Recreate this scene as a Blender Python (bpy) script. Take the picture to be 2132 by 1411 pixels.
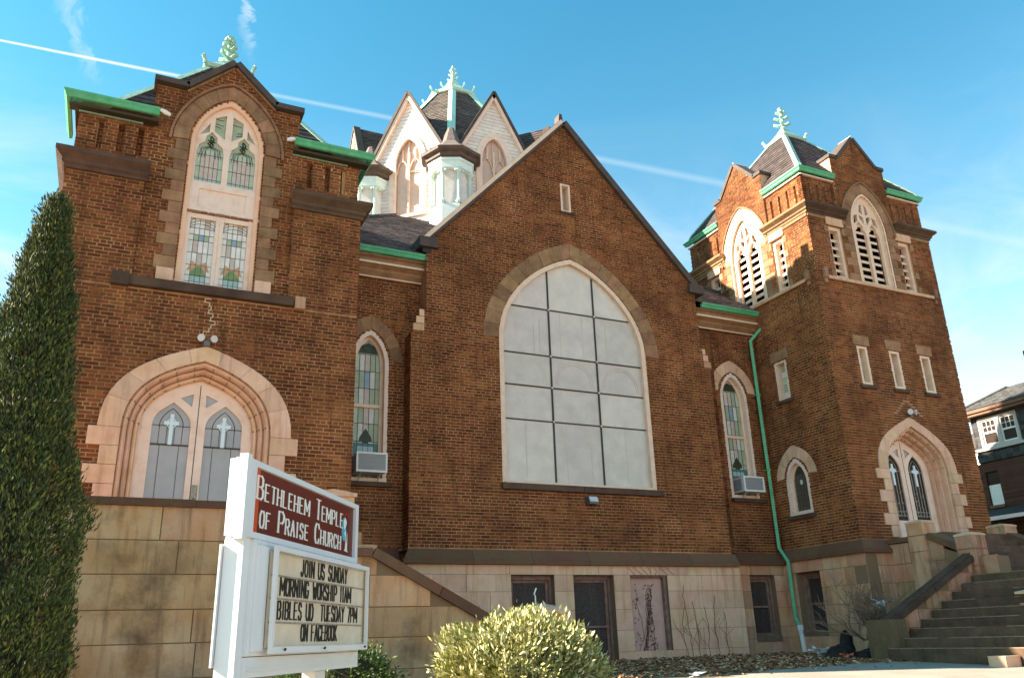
import bpy, math, random
from mathutils import Vector, Matrix, geometry
rad = math.radians
R = random.Random(11)
for o in list(bpy.data.objects):
    bpy.data.objects.remove(o)
S = bpy.context.scene
COL = S.collection

# ------------------------------------------------------------------ camera
YAW, PITCH, ROLL = rad(25.66632), rad(19.95860), rad(-1.78567)
fwd = Vector((math.sin(YAW) * math.cos(PITCH), math.cos(YAW) * math.cos(PITCH), math.sin(PITCH)))
rgt = Vector((math.cos(YAW), -math.sin(YAW), 0))
upv = rgt.cross(fwd)
r2 = rgt * math.cos(ROLL) + upv * math.sin(ROLL)
u2 = -rgt * math.sin(ROLL) + upv * math.cos(ROLL)
cam = bpy.data.cameras.new('camera')
cam.sensor_width = 36
cam.lens = 1723.77 / 2132 * 36
cam.clip_start = .05
cam.clip_end = 3000
co = bpy.data.objects.new('camera', cam)
m = Matrix((r2, u2, -fwd)).transposed().to_4x4()
m.translation = Vector((0, -16, 0))
co.matrix_world = m
COL.objects.link(co)
S.camera = co

# ------------------------------------------------------------------ sun, sky, exposure
SUN_AZ, SUN_EL = rad(19.5), rad(30.5)      # azimuth counted from west towards north
sdir = Vector((-math.cos(SUN_AZ) * math.cos(SUN_EL), math.sin(SUN_AZ) * math.cos(SUN_EL), math.sin(SUN_EL)))
sl = bpy.data.lights.new('sun', 'SUN')
sl.energy = 4.8
sl.angle = rad(.53)
sl.color = (1, .87, .70)
so = bpy.data.objects.new('sun', sl)
so.rotation_euler = sdir.to_track_quat('Z', 'Y').to_euler()
COL.objects.link(so)
VS = S.view_settings
VS.view_transform = 'Standard'
VS.look = 'None'
VS.gamma = 1
VS.use_curve_mapping = False
VS.exposure = 2.25
S.cycles.max_bounces = 6

W = bpy.data.worlds.new('World')
S.world = W
W.use_nodes = True
nt = W.node_tree
nt.nodes.clear()


def N_(nt, t, **k):
    n = nt.nodes.new(t)
    for a, v in k.items():
        if a[0] == 'i' and a[1:].isdigit():
            n.inputs[int(a[1:])].default_value = v
        else:
            setattr(n, a, v)
    return n


def math_(nt, op, a, b=None, c=None, clamp=False):
    n = nt.nodes.new('ShaderNodeMath')
    n.operation = op
    n.use_clamp = clamp
    for i, v in enumerate((a, b, c)):
        if v is None:
            continue
        if hasattr(v, 'links') or hasattr(v, 'is_linked'):
            nt.links.new(v, n.inputs[i])
        else:
            n.inputs[i].default_value = v
    return n.outputs[0]


def mixc(nt, fac, a, b, mode='MIX'):
    n = nt.nodes.new('ShaderNodeMix')
    n.data_type = 'RGBA'
    n.blend_type = mode
    n.clamp_factor = True
    for i, v in ((0, fac), (6, a), (7, b)):
        if hasattr(v, 'is_linked'):
            nt.links.new(v, n.inputs[i])
        elif i == 0:
            n.inputs[0].default_value = v
        else:
            n.inputs[i].default_value = (v[0], v[1], v[2], 1)
    return n.outputs[2]


sky = N_(nt, 'ShaderNodeTexSky', sky_type='NISHITA', sun_disc=False, sun_elevation=SUN_EL,
         sun_rotation=math.atan2(sdir.x, sdir.y), altitude=250, air_density=1.0, dust_density=1.2, ozone_density=2.0)
bg = N_(nt, 'ShaderNodeBackground')
out = N_(nt, 'ShaderNodeOutputWorld')
tc = N_(nt, 'ShaderNodeTexCoord')
D = tc.outputs['Generated']


def dotn(v):
    n = N_(nt, 'ShaderNodeVectorMath', operation='DOT_PRODUCT')
    nt.links.new(D, n.inputs[0])
    n.inputs[1].default_value = v
    return n.outputs['Value']


sepd = N_(nt, 'ShaderNodeSeparateXYZ')
nt.links.new(D, sepd.inputs[0])
elev = sepd.outputs[2]
# saturated clear-air tint (cyan blue), then haze to the horizon, cirrus and the contrail
base = mixc(nt, 1.0, sky.outputs[0], (.27, .84, .80), 'MULTIPLY')
hz = math_(nt, 'POWER', math_(nt, 'SUBTRACT', 1.0, math_(nt, 'ABSOLUTE', elev), None, True), 5.0)
WHITE = (3.0, 3.1, 3.15)
base = mixc(nt, math_(nt, 'MULTIPLY', hz, .85), base, (9.0, 7.0, 5.9))
# cirrus: stretched noise
mp = N_(nt, 'ShaderNodeMapping')
nt.links.new(D, mp.inputs[0])
mp.inputs['Rotation'].default_value = (0, rad(25), rad(-30))
mp.inputs['Scale'].default_value = (2.0, 6.0, 9.0)
nz = N_(nt, 'ShaderNodeTexNoise')
nz.inputs['Scale'].default_value = 1.3
nz.inputs['Detail'].default_value = 9
nz.inputs['Roughness'].default_value = .62
nz.inputs['Distortion'].default_value = .6
nt.links.new(mp.outputs[0], nz.inputs['Vector'])
nz2 = N_(nt, 'ShaderNodeTexNoise')
nz2.inputs['Scale'].default_value = 2.1
nz2.inputs['Detail'].default_value = 4
nt.links.new(D, nz2.inputs['Vector'])
nz3 = N_(nt, 'ShaderNodeTexNoise')
nz3.inputs['Scale'].default_value = 16
nz3.inputs['Detail'].default_value = 8
nz3.inputs['Roughness'].default_value = .65
nz3.inputs['Distortion'].default_value = 1.2
nt.links.new(D, nz3.inputs['Vector'])
ci = math_(nt, 'MULTIPLY', math_(nt, 'MULTIPLY_ADD', nz.outputs[0], 3.6, -1.42, True),
           math_(nt, 'MULTIPLY_ADD', nz2.outputs[0], 3.0, -.85, True))
lowc = math_(nt, 'MULTIPLY_ADD', elev, -2.5, 1.42, True)
ci = math_(nt, 'MULTIPLY', ci, math_(nt, 'MULTIPLY', lowc, 1.35), None, True)
base = mixc(nt, ci, base, WHITE)
# two faint high streaks at the top of the view
for d0, wid, ln in (((-.101, .79, .605), .014, .07), ((.062, .771, .634), .007, .05)):
    v0 = Vector(d0).normalized()
    ax = Vector((.35, .25, -.9))
    ax = (ax - v0 * ax.dot(v0)).normalized()
    sd = v0.cross(ax)
    a = math_(nt, 'DIVIDE', dotn(ax), ln)
    b = math_(nt, 'DIVIDE', math_(nt, 'ADD', dotn(sd), math_(nt, 'MULTIPLY_ADD', nz3.outputs[0], .07, -.035)), wid)
    g = math_(nt, 'ADD', math_(nt, 'MULTIPLY', a, a), math_(nt, 'MULTIPLY', b, b))
    g = math_(nt, 'SUBTRACT', 1.0, g, None, True)
    g = math_(nt, 'MULTIPLY', g, math_(nt, 'MULTIPLY_ADD', nz3.outputs[0], 5.0, -2.0, True))
    base = mixc(nt, math_(nt, 'MULTIPLY', g, .42), base, WHITE)
# contrail: a thin great-circle band, sharp in the west and spreading to the east
cn = Vector((.0367, .5788, -.8147)).normalized()
cd = math_(nt, 'ABSOLUTE', math_(nt, 'ADD', dotn(cn), math_(nt, 'MULTIPLY_ADD', nz2.outputs[0], .004, -.002)))
along = sepd.outputs[0]
cw = math_(nt, 'MULTIPLY_ADD', math_(nt, 'ADD', along, .16, None, True), .006, .0015)
band = math_(nt, 'SUBTRACT', 1.0, math_(nt, 'DIVIDE', cd, cw), None, True)
fade = math_(nt, 'MAXIMUM', math_(nt, 'MULTIPLY_ADD', along, -5.0, .65, True), math_(nt, 'MULTIPLY_ADD', along, -.2, .30))
front = math_(nt, 'GREATER_THAN', sepd.outputs[1], .3)
band = math_(nt, 'MULTIPLY', math_(nt, 'MULTIPLY', band, fade), front)
base = mixc(nt, band, base, (3.3, 3.4, 3.4))
nt.links.new(base, bg.inputs[0])
bg.inputs[1].default_value = .08
nt.links.new(bg.outputs[0], out.inputs[0])
sky_strength = bg


# ------------------------------------------------------------------ materials
MATS = {}


def mat(name, col, rough=.8, noise=0, nscale=3, col2=None, island=0, bump=0, bscale=40, spec=.3, metal=0,
        streak=0, streakcol=(.05, .04, .03), objr=0, stain=0, staincol=(.1, .06, .03), stscale=.95, patch=0):
    """principled material; noise mixes col->col2, island/objr vary the tone piece by piece, streak = vertical run marks"""
    if name in MATS:
        return MATS[name]
    M = bpy.data.materials.new(name)
    MATS[name] = M
    M.use_nodes = True
    t = M.node_tree
    b = t.nodes['Principled BSDF']
    b.inputs['Roughness'].default_value = rough
    b.inputs['Specular IOR Level'].default_value = spec
    b.inputs['Metallic'].default_value = metal
    geo = N_(t, 'ShaderNodeNewGeometry')
    pos = geo.outputs['Position']
    c = None

    def noi(sc, det=5, rg=.6, vec=None):
        n = N_(t, 'ShaderNodeTexNoise')
        n.inputs['Scale'].default_value = sc
        n.inputs['Detail'].default_value = det
        n.inputs['Roughness'].default_value = rg
        t.links.new(vec or pos, n.inputs['Vector'])
        return n.outputs[0]
    rgb = N_(t, 'ShaderNodeRGB')
    rgb.outputs[0].default_value = (*col, 1)
    c = rgb.outputs[0]
    if col2:
        f = math_(t, 'MULTIPLY_ADD', noi(nscale), 2.6, -.8, True)
        if noise:
            f = math_(t, 'MULTIPLY', f, noise)
        c = mixc(t, f, c, col2)
    if island or objr:
        rnd = geo.outputs['Random Per Island']
        if objr:
            oi = N_(t, 'ShaderNodeObjectInfo')
            rnd = math_(t, 'FRACT', math_(t, 'MULTIPLY_ADD', oi.outputs['Random'], 7.31, rnd))
        k = max(island, objr)
        v = math_(t, 'MULTIPLY_ADD', rnd, 2 * k, 1 - k)
        hs = N_(t, 'ShaderNodeHueSaturation')
        t.links.new(c, hs.inputs['Color'])
        t.links.new(v, hs.inputs['Value'])
        hs.inputs['Saturation'].default_value = 1
        hue = math_(t, 'MULTIPLY_ADD', math_(t, 'FRACT', math_(t, 'MULTIPLY', rnd, 13.7)), .02, .49)
        t.links.new(hue, hs.inputs['Hue'])
        c = hs.outputs[0]
    if patch:
        v = math_(t, 'MULTIPLY_ADD', noi(.55, 4, .6), 2 * patch, 1 - patch)
        hs = N_(t, 'ShaderNodeHueSaturation')
        t.links.new(c, hs.inputs['Color'])
        t.links.new(v, hs.inputs['Value'])
        c = hs.outputs[0]
    if stain:
        f = math_(t, 'MULTIPLY_ADD', noi(stscale, 6, .65), 4.0, -2.1, True)
        c = mixc(t, math_(t, 'MULTIPLY', f, stain), c, staincol)
    if streak:
        mp = N_(t, 'ShaderNodeMapping')
        t.links.new(pos, mp.inputs[0])
        mp.inputs['Scale'].default_value = (5, 5, .5)
        f = math_(t, 'MULTIPLY_ADD', noi(1.6, 5, .6, mp.outputs[0]), 4, -2.0, True)
        c = mixc(t, math_(t, 'MULTIPLY', f, streak), c, streakcol)
    t.links.new(c, b.inputs['Base Color'])
    if bump:
        bn = N_(t, 'ShaderNodeBump')
        bn.inputs['Strength'].default_value = bump
        bn.inputs['Distance'].default_value = .02
        t.links.new(noi(bscale, 4), bn.inputs['Height'])
        t.links.new(bn.outputs[0], b.inputs['Normal'])
    return M


M_ = mat
BRICK = mat('brick_face', (.124, .038, .0148), .85, 1, 1.1, (.208, .073, .024), island=.40, objr=.40, bump=.5, bscale=70,
            stain=.5, staincol=(.33, .135, .048), stscale=1.0, spec=.15, streak=.6, streakcol=(.04, .016, .009), patch=.75)
MORTAR = mat('mortar', (.54, .30, .155), .95, 1, 1.6, (.27, .125, .06), bump=.4, bscale=90, spec=.1, streak=.55, streakcol=(.10, .045, .025), patch=.6)
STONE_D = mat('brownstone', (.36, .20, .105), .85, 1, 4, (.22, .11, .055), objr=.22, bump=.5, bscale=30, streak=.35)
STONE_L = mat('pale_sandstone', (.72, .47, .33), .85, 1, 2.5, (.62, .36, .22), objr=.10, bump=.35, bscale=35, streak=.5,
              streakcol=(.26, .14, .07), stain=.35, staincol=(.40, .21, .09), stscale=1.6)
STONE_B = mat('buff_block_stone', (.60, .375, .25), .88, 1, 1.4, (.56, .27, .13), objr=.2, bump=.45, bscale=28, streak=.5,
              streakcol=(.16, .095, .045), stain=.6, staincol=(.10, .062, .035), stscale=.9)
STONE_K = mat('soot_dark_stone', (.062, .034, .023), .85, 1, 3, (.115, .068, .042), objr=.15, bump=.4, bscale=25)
WT = mat('mossy_dark_stone', (.15, .064, .038), .88, 1, 3, (.14, .082, .042), objr=.2, bump=.4, bscale=25, streak=.3)
PINK = mat('pink_paint', (.84, .65, .54), .6, 1, 5, (.78, .57, .45), bump=.12, bscale=60, stain=.25, staincol=(.42, .22, .12), stscale=5)
CREAM = mat('cream_paint', (.80, .60, .46), .6, 1, 6, (.70, .48, .34), bump=.15, bscale=60)
WHITEP = mat('white_paint', (.80, .79, .76), .55, 1, 6, (.74, .71, .66), bump=.1, bscale=60, spec=.4)
SIDING = mat('white_siding', (.80, .76, .72), .7, 1, 5, (.70, .60, .54), island=.05, bump=.25, bscale=50, streak=.15, streakcol=(.5, .36, .28))
GREEN = mat('bright_green_paint', (.07, .36, .17), .5, 1, 5, (.12, .45, .24), bump=.15, spec=.35, streak=.35, streakcol=(.05, .16, .09), stain=.3, staincol=(.20, .42, .28), stscale=6)
VERD = mat('verdigris_copper', (.24, .43, .34), .6, 1, 6, (.38, .55, .46), bump=.4, bscale=30, stain=.45, staincol=(.12, .25, .17), stscale=9)
SLATE = mat('roof_slate', (.050, .036, .033), .75, 1, 5, (.085, .062, .057), island=.45, bump=.5, bscale=60)
COPING = mat('dark_coping', (.055, .042, .038), .7, 1, 5, (.10, .07, .055), bump=.3)
DARKIN = mat('dark_interior', (.012, .009, .008), .9)
GLASSG = mat('grey_protective_glazing', (.53, .455, .40), .32, 1, 2.6, (.66, .575, .50), objr=.09, spec=.4, stain=.5, staincol=(.66, .62, .55), stscale=2.4)
GLASSD = mat('storm_glass', (.30, .30, .31), .18, 1, 2.0, (.38, .37, .37), spec=.6, stain=.3, staincol=(.36, .36, .36), stscale=2.5)
LEAD = mat('lead_came', (.06, .055, .05), .6)
IRON = mat('dark_frame_metal', (.035, .03, .028), .5)
BROWNW = mat('brown_window_paint', (.16, .085, .065), .7, 1, 8, (.30, .18, .14), bump=.3, bscale=50, streak=.3)
WOODT = mat('tan_cornice_wood', (.36, .20, .10), .75, 1, 5, (.24, .12, .06), bump=.3)
DGLASS = mat('dark_window_glass', (.03, .022, .02), .12, spec=.5)
BARK = mat('bark', (.10, .065, .045), .9, 1, 12, (.17, .11, .07), bump=.5, bscale=60)
STAINED = {}
for n, c in dict(pinkish=(.62, .50, .43), milk=(.70, .66, .60), white=(.84, .80, .74), mint=(.50, .58, .44), green=(.20, .30, .12),
                 dkgreen=(.045, .06, .03), aqua=(.38, .55, .50), blue=(.30, .40, .52), orange=(.60, .36, .20), sage=(.40, .46, .32),
                 smoke=(.13, .10, .075), teal=(.10, .20, .19)).items():
    STAINED[n] = mat('opal_glass_' + n, c, .38, 1, 9, tuple(x * .78 for x in c), spec=.25, bump=.12, bscale=25)


# ------------------------------------------------------------------ mesh building
class MB:
    def __init__(s):
        s.v = []
        s.f = []
        s.mi = []

    def face(s, pts, mi=0):
        i = len(s.v)
        s.v.extend(pts)
        s.f.append(tuple(range(i, i + len(pts))))
        s.mi.append(mi)

    def hexa(s, p, mi=0):
        """p = 8 points: 4 of one end ring then 4 of the other"""
        i = len(s.v)
        s.v.extend(p)
        for q in ((0, 1, 2, 3), (7, 6, 5, 4), (0, 4, 5, 1), (1, 5, 6, 2), (2, 6, 7, 3), (3, 7, 4, 0)):
            s.f.append(tuple(i + k for k in q))
            s.mi.append(mi)

    def box(s, c, sz, M=None, mi=0):
        hx, hy, hz = sz[0] / 2, sz[1] / 2, sz[2] / 2
        p = [Vector((x, y, z)) for z in (-hz, hz) for x, y in ((-hx, -hy), (hx, -hy), (hx, hy), (-hx, hy))]
        c = Vector(c)
        s.hexa([(M @ q if M else q) + c for q in p], mi)

    def tube(s, path, r, n=8, mi=0, cap=True):
        path = [Vector(p) for p in path]
        rs = r if isinstance(r, (list, tuple)) else [r] * len(path)
        rings = []
        prev = None
        for k, p in enumerate(path):
            d = (path[min(k + 1, len(path) - 1)] - path[max(k - 1, 0)]).normalized()
            a = prev if prev and abs(prev.dot(d)) < .95 else (Vector((0, 0, 1)) if abs(d.z) < .9 else Vector((1, 0, 0)))
            x = d.cross(a).normalized()
            y = x.cross(d).normalized()
            prev = y
            i = len(s.v)
            s.v.extend([p + (x * math.cos(t) + y * math.sin(t)) * rs[k] for t in [2 * math.pi * j / n for j in range(n)]])
            rings.append(i)
        for a, b in zip(rings, rings[1:]):
            for j in range(n):
                s.f.append((a + j, a + (j + 1) % n, b + (j + 1) % n, b + j))
                s.mi.append(mi)
        if cap:
            s.f.append(tuple(rings[0] + j for j in range(n)))
            s.f.append(tuple(rings[-1] + j for j in range(n)))
            s.mi += [mi, mi]

    def lathe(s, c, prof, n=12, ang=0, mi=0, sq=False):
        """prof = [(r,z)]; c = base point; n sides"""
        c = Vector(c)
        rings = []
        for r, z in prof:
            i = len(s.v)
            s.v.extend([c + Vector((math.cos(ang + 2 * math.pi * j / n) * r, math.sin(ang + 2 * math.pi * j / n) * r, z)) for j in range(n)])
            rings.append(i)
        for a, b in zip(rings, rings[1:]):
            for j in range(n):
                s.f.append((a + j, a + (j + 1) % n, b + (j + 1) % n, b + j))
                s.mi.append(mi)
        s.f.append(tuple(rings[0] + j for j in range(n)))
        s.f.append(tuple(rings[-1] + j for j in range(n)))
        s.mi += [mi, mi]

    def run(s, a, b, prof, N, mi=0, ma=0, mb=0):
        """sweep profile [(d,z)] from a to b; ma/mb mitre the ends outward by d*ma"""
        a, b, N = Vector(a), Vector(b), Vector(N)
        t = (b - a).normalized()
        n = len(prof)
        i = len(s.v)
        for P, k in ((a, -ma), (b, mb)):
            s.v.extend([P + N * d + Vector((0, 0, z)) + t * (k * d) for d, z in prof])
        for j in range(n):
            s.f.append((i + j, i + (j + 1) % n, i + n + (j + 1) % n, i + n + j))
            s.mi.append(mi)
        s.f.append(tuple(i + j for j in range(n)))
        s.f.append(tuple(i + n + j for j in range(n)))
        s.mi += [mi, mi]

    def mesh(s, name):
        me = bpy.data.meshes.new(name)
        me.from_pydata([tuple(p) for p in s.v], [], s.f)
        if any(s.mi):
            me.polygons.foreach_set('material_index', s.mi)
        me.update()
        return me


WORG = {}


def obj(name, mb, m, parent=None, label=None, cat=None, group=None, kind=None, smooth=False):
    me = mb.mesh(name) if isinstance(mb, MB) else mb
    for x in (m if isinstance(m, (list, tuple)) else [m]):
        if len(me.materials) < (len(m) if isinstance(m, (list, tuple)) else 1):
            me.materials.append(x)
    if smooth:
        me.polygons.foreach_set('use_smooth', [True] * len(me.polygons))
    o = bpy.data.objects.new(name, me)
    COL.objects.link(o)
    if parent:
        o.parent = parent
        o.location = -WORG.get(parent.name, Vector())
    tag(o, label, cat, group, kind)
    return o


def tag(o, label=None, cat=None, group=None, kind=None):
    for k, v in (('label', label), ('category', cat), ('group', group), ('kind', kind)):
        if v:
            o[k] = v
    return o


def thing(name, label, cat, loc, group=None):
    o = bpy.data.objects.new(name, None)
    o.empty_display_size = .2
    COL.objects.link(o)
    o.location = loc
    WORG[o.name] = Vector(loc)
    return tag(o, label, cat, group)


class Fr:
    """a wall frame: u along, z up, d outward"""
    def __init__(s, o, U, N):
        s.o, s.U, s.N = Vector(o), Vector(U), Vector(N)

    def __call__(s, u, z, d=0):
        return s.o + s.U * u + s.N * d + Vector((0, 0, z))


def fbox(mb, F, u0, u1, z0, z1, d0, d1, mi=0):
    mb.hexa([F(u0, z0, d0), F(u1, z0, d0), F(u1, z1, d0), F(u0, z1, d0), F(u0, z0, d1), F(u1, z0, d1), F(u1, z1, d1), F(u0, z1, d1)], mi)


def fprism(mb, F, poly, d0, d1, mi=0):
    n = len(poly)
    i = len(mb.v)
    mb.v.extend([F(u, z, d0) for u, z in poly] + [F(u, z, d1) for u, z in poly])
    mb.f.append(tuple(range(i, i + n)))
    mb.f.append(tuple(range(i + n, i + 2 * n)))
    mb.mi += [mi, mi]
    for j in range(n):
        k = (j + 1) % n
        mb.f.append((i + j, i + k, i + n + k, i + n + j))
        mb.mi.append(mi)


def fpanel(mb, F, outer, holes, d, d_back=None, mi=0, sides=True):
    """flat panel with holes at depth d, with edge faces back to d_back"""
    loops = [outer] + holes
    tris = geometry.tessellate_polygon([[Vector((u, z, 0)) for u, z in l] for l in loops])
    flat = [q for l in loops for q in l]
    i = len(mb.v)
    mb.v.extend([F(u, z, d) for u, z in flat])
    for t in tris:
        mb.f.append(tuple(i + k for k in t))
        mb.mi.append(mi)
    if d_back is not None:
        j = len(mb.v)
        mb.v.extend([F(u, z, d_back) for u, z in flat])
        off = 0
        for li, l in enumerate(loops):
            n = len(l)
            if li or sides:
                for k in range(n):
                    a, b = off + k, off + (k + 1) % n
                    mb.f.append((i + a, i + b, j + b, j + a))
                    mb.mi.append(mi)
            off += n


def curve(uc, hw, zs, za, n=10, s=.28, k0=.50, k2=.45):
    """pointed arch from left springing over the apex to the right springing"""
    h = za - zs
    P = [(-hw, 0), (-hw, k0 * h), (-k2 * hw, h - k2 * hw * s), (0, h)]
    L = []
    for i in range(n + 1):
        t = i / n
        a, b, c, d = (1 - t) ** 3, 3 * t * (1 - t) ** 2, 3 * t * t * (1 - t), t ** 3
        L.append((a * P[0][0] + b * P[1][0] + c * P[2][0] + d * P[3][0], a * P[0][1] + b * P[1][1] + c * P[2][1] + d * P[3][1]))
    return [(uc + x, zs + z) for x, z in L] + [(uc - x, zs + z) for x, z in reversed(L[:-1])]


def arch(uc, hw, zb, zs, za, n=10, **k):
    return [(uc - hw, zb)] + curve(uc, hw, zs, za, n, **k) + [(uc + hw, zb)]


def rect(u0, u1, z0, z1):
    return [(u0, z0), (u0, z1), (u1, z1), (u1, z0)]


def clip(poly, win):
    """Sutherland-Hodgman against a convex window"""
    def area(p):
        return sum(p[i][0] * p[(i + 1) % len(p)][1] - p[(i + 1) % len(p)][0] * p[i][1] for i in range(len(p)))
    sg = 1 if area(win) > 0 else -1
    out = list(poly)
    for i in range(len(win)):
        a, b = win[i], win[(i + 1) % len(win)]
        if not out:
            return []
        def side(p):
            return sg * ((b[0] - a[0]) * (p[1] - a[1]) - (b[1] - a[1]) * (p[0] - a[0]))
        res = []
        for j in range(len(out)):
            p, q = out[j], out[(j + 1) % len(out)]
            sp, sq = side(p), side(q)
            if sp >= 0:
                res.append(p)
            if (sp >= 0) != (sq >= 0):
                t = sp / (sp - sq)
                res.append((p[0] + (q[0] - p[0]) * t, p[1] + (q[1] - p[1]) * t))
        out = res
    return out


# ------------------------------------------------------------------ the church
CH = thing('church', 'brown brick church with two towers, big arched window and white eight-sided lantern', 'church', (9.3, 0, -.5))
BW, BH, JT = .2135, .067, .019
bricks = []      # (frame, u0, u1, z0, z1, d)


def spans(polys, z):
    xs = []
    for l in polys:
        for i in range(len(l)):
            (u0, z0), (u1, z1) = l[i], l[(i + 1) % len(l)]
            if (z0 <= z) != (z1 <= z):
                xs.append(u0 + (u1 - u0) * (z - z0) / (z1 - z0))
    xs.sort()
    return [(xs[i], xs[i + 1]) for i in range(0, len(xs) - 1, 2)]


def brickwall(F, outer, holes=(), d=0, back=.3, label=None, seed=0, lay=True, name='wall'):
    mb = MB()
    fpanel(mb, F, outer, list(holes), d, d - back)
    obj(name, mb, MORTAR, CH, label)
    if not lay:
        return
    z0 = min(p[1] for p in outer)
    z1 = max(p[1] for p in outer)
    k = math.floor((z0 + .5) / BH) + 1
    rr = random.Random(seed)
    while (k - 1) * BH - .5 < z1:
        za, zb = (k - 1) * BH - .5, k * BH - .5
        header = k % 7 == 0
        bw = BW / 2 if header else BW
        ph = (BW / 4 if header else (BW / 2 if k % 2 else 0)) + rr.uniform(-.012, .012)
        za2, zb2 = max(za, z0), min(zb, z1)
        if zb2 - za2 > .03:
            for a, b in spans([outer] + list(holes), (za2 + zb2) / 2):
                u = math.floor((a - ph) / bw) * bw + ph
                while u < b:
                    ua, ub = max(u, a), min(u + bw, b)
                    if ub - ua > .03:
                        j = JT / 2
                        bricks.append((F, ua + (j + rr.uniform(-.002, .002) if u > a else -.008), ub - (j + rr.uniform(-.002, .002) if u + bw < b else -.008), za2 + j * .9 + rr.uniform(-.0015, .0015),
                                       zb2 - j * .9 + rr.uniform(-.0015, .0015), d, .006 + rr.random() * .006))
                    u += bw
        k += 1


def stones(F, ring_in, ring_out, n, d0, d1, m, name='voussoir', par=None, gap=.975, label=None):
    """split the band between two equally sampled curves into n separate stones"""
    par = par or CH
    N = len(ring_in) - 1

    def samp(c, t):
        x = t * N
        i = min(int(x), N - 1)
        f = x - i
        return (c[i][0] + (c[i + 1][0] - c[i][0]) * f, c[i][1] + (c[i + 1][1] - c[i][1]) * f)
    for k in range(n):
        t0, t1 = k / n, (k + 1) / n
        if R.random() < .5 and 0 < k < n - 1:
            pass
        ts = [t0] + [i / N for i in range(N + 1) if t0 < i / N < t1] + [t1]
        pl = [samp(ring_in, t) for t in ts] + [samp(ring_out, t) for t in reversed(ts)]
        cx = sum(p[0] for p in pl) / len(pl)
        cz = sum(p[1] for p in pl) / len(pl)
        pl = [(cx + (x - cx) * gap, cz + (z - cz) * gap) for x, z in pl]
        mb = MB()
        fprism(mb, F, pl, d0, d1 + R.uniform(-.004, .004))
        obj(name, mb, m, par, label)


def strip(mb, F, pts, t, d0, d1, below=0, mi=0):
    """coping along a polyline: band from -below to +t above the line"""
    for a, b in zip(pts, pts[1:]):
        L = math.hypot(b[0] - a[0], b[1] - a[1])
        nx, nz = -(b[1] - a[1]) / L, (b[0] - a[0]) / L
        if nz < 0:
            nx, nz = -nx, -nz
        fprism(mb, F, [(a[0] - nx * below, a[1] - nz * below), (b[0] - nx * below, b[1] - nz * below), (b[0] + nx * t, b[1] + nz * t), (a[0] + nx * t, a[1] + nz * t)], d0, d1, mi)


def block(F, u0, u1, z0, z1, d0, d1, m, name='stone', par=None, label=None):
    mb = MB()
    fbox(mb, F, u0, u1, z0, z1, d0, d1)
    return obj(name, mb, m, par or CH, label)


def band(mb, ci, co, F, d, mi=0):
    for i in range(len(ci) - 1):
        mb.face([F(*ci[i], d), F(*ci[i + 1], d), F(*co[i + 1], d), F(*co[i], d)], mi)


def band3(mb, ci, co, F, d0, d1):
    """solid moulded ring"""
    n = len(ci)
    i0 = len(mb.v)
    for c, d in ((ci, d0), (co, d0), (co, d1), (ci, d1)):
        mb.v.extend([F(u, z, d) for u, z in c])
    for r in range(4):
        a, b = i0 + r * n, i0 + ((r + 1) % 4) * n
        for k in range(n - 1):
            mb.f.append((a + k, a + k + 1, b + k + 1, b + k))
            mb.mi.append(0)
    for k in (0, n - 1):
        mb.f.append(tuple(i0 + r * n + k for r in range(4)))
        mb.mi.append(0)


FN = Fr((0, 0, 0), (1, 0, 0), (0, -1, 0))
FH = Fr((0, .4, 0), (1, 0, 0), (0, -1, 0))
F1 = Fr((0, -1.8, 0), (1, 0, 0), (0, -1, 0))
F2 = Fr((0, -2.15, 0), (1, 0, 0), (0, -1, 0))
F2L = Fr((15.2, 0, 0), (0, 1, 0), (-1, 0, 0))

# ---- nave bay
c0 = 9.33
nave = [(5.284, 1.75), (5.284, 6.30), (5.36, 6.36), (5.58, 6.70), (5.62, 6.95), (5.62, 8.55), (c0, 12.60), (13.03, 8.55), (13.03, 6.95), (13.10, 6.70), (13.30, 6.36), (13.36, 6.30), (13.36, 1.75)]
GW = arch(c0, 1.95, 3.15, 6.45, 8.70, 14)
brickwall(FN, nave, [GW, rect(9.18, 9.42, 10.04, 10.80)], label='gabled brick front with the great window', seed=1)
# left and right returns of the bay
FR = Fr((5.28, 0, 0), (0, 1, 0), (-1, 0, 0))
brickwall(FR, rect(.004, .4, 1.75, 6.3), seed=2)
FR2 = Fr((5.62, 0, 0), (0, 1, 0), (-1, 0, 0))
brickwall(FR2, rect(.31, 5.0, 6.9, 8.6), seed=3, lay=False)
mb = MB()
fprism(mb, FN, [(5.28, 6.28), (5.36, 6.36), (5.58, 6.70), (5.62, 6.95), (5.62, 6.28)], -.45, -.01)
fprism(mb, FN, [(13.36, 6.28), (13.30, 6.36), (13.08, 6.70), (13.03, 6.95), (13.03, 6.28)], -.45, -.01)
obj('buttress_offset', mb, STONE_B, CH)
for x, y0 in ((5.30, 6.36), (13.05, 6.36)):
    s = 1 if x < 9 else -1
    for k in range(3):
        block(FN, x + (.02 + .07 * k if s > 0 else .02), x + (.27 if s > 0 else .24 - .07 * k), y0 + .17 * k, y0 + .17 * (k + 1) - .015, -.02, .025, STONE_L if k else STONE_B)
mb = MB()
obj('wall', (lambda b: (fprism(b, Fr((13.36, 0, 0), (0, 1, 0), (1, 0, 0)), rect(0, .4, -.5, 6.3), -.1, 0), b)[1])(MB()), MORTAR, CH)
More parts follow.
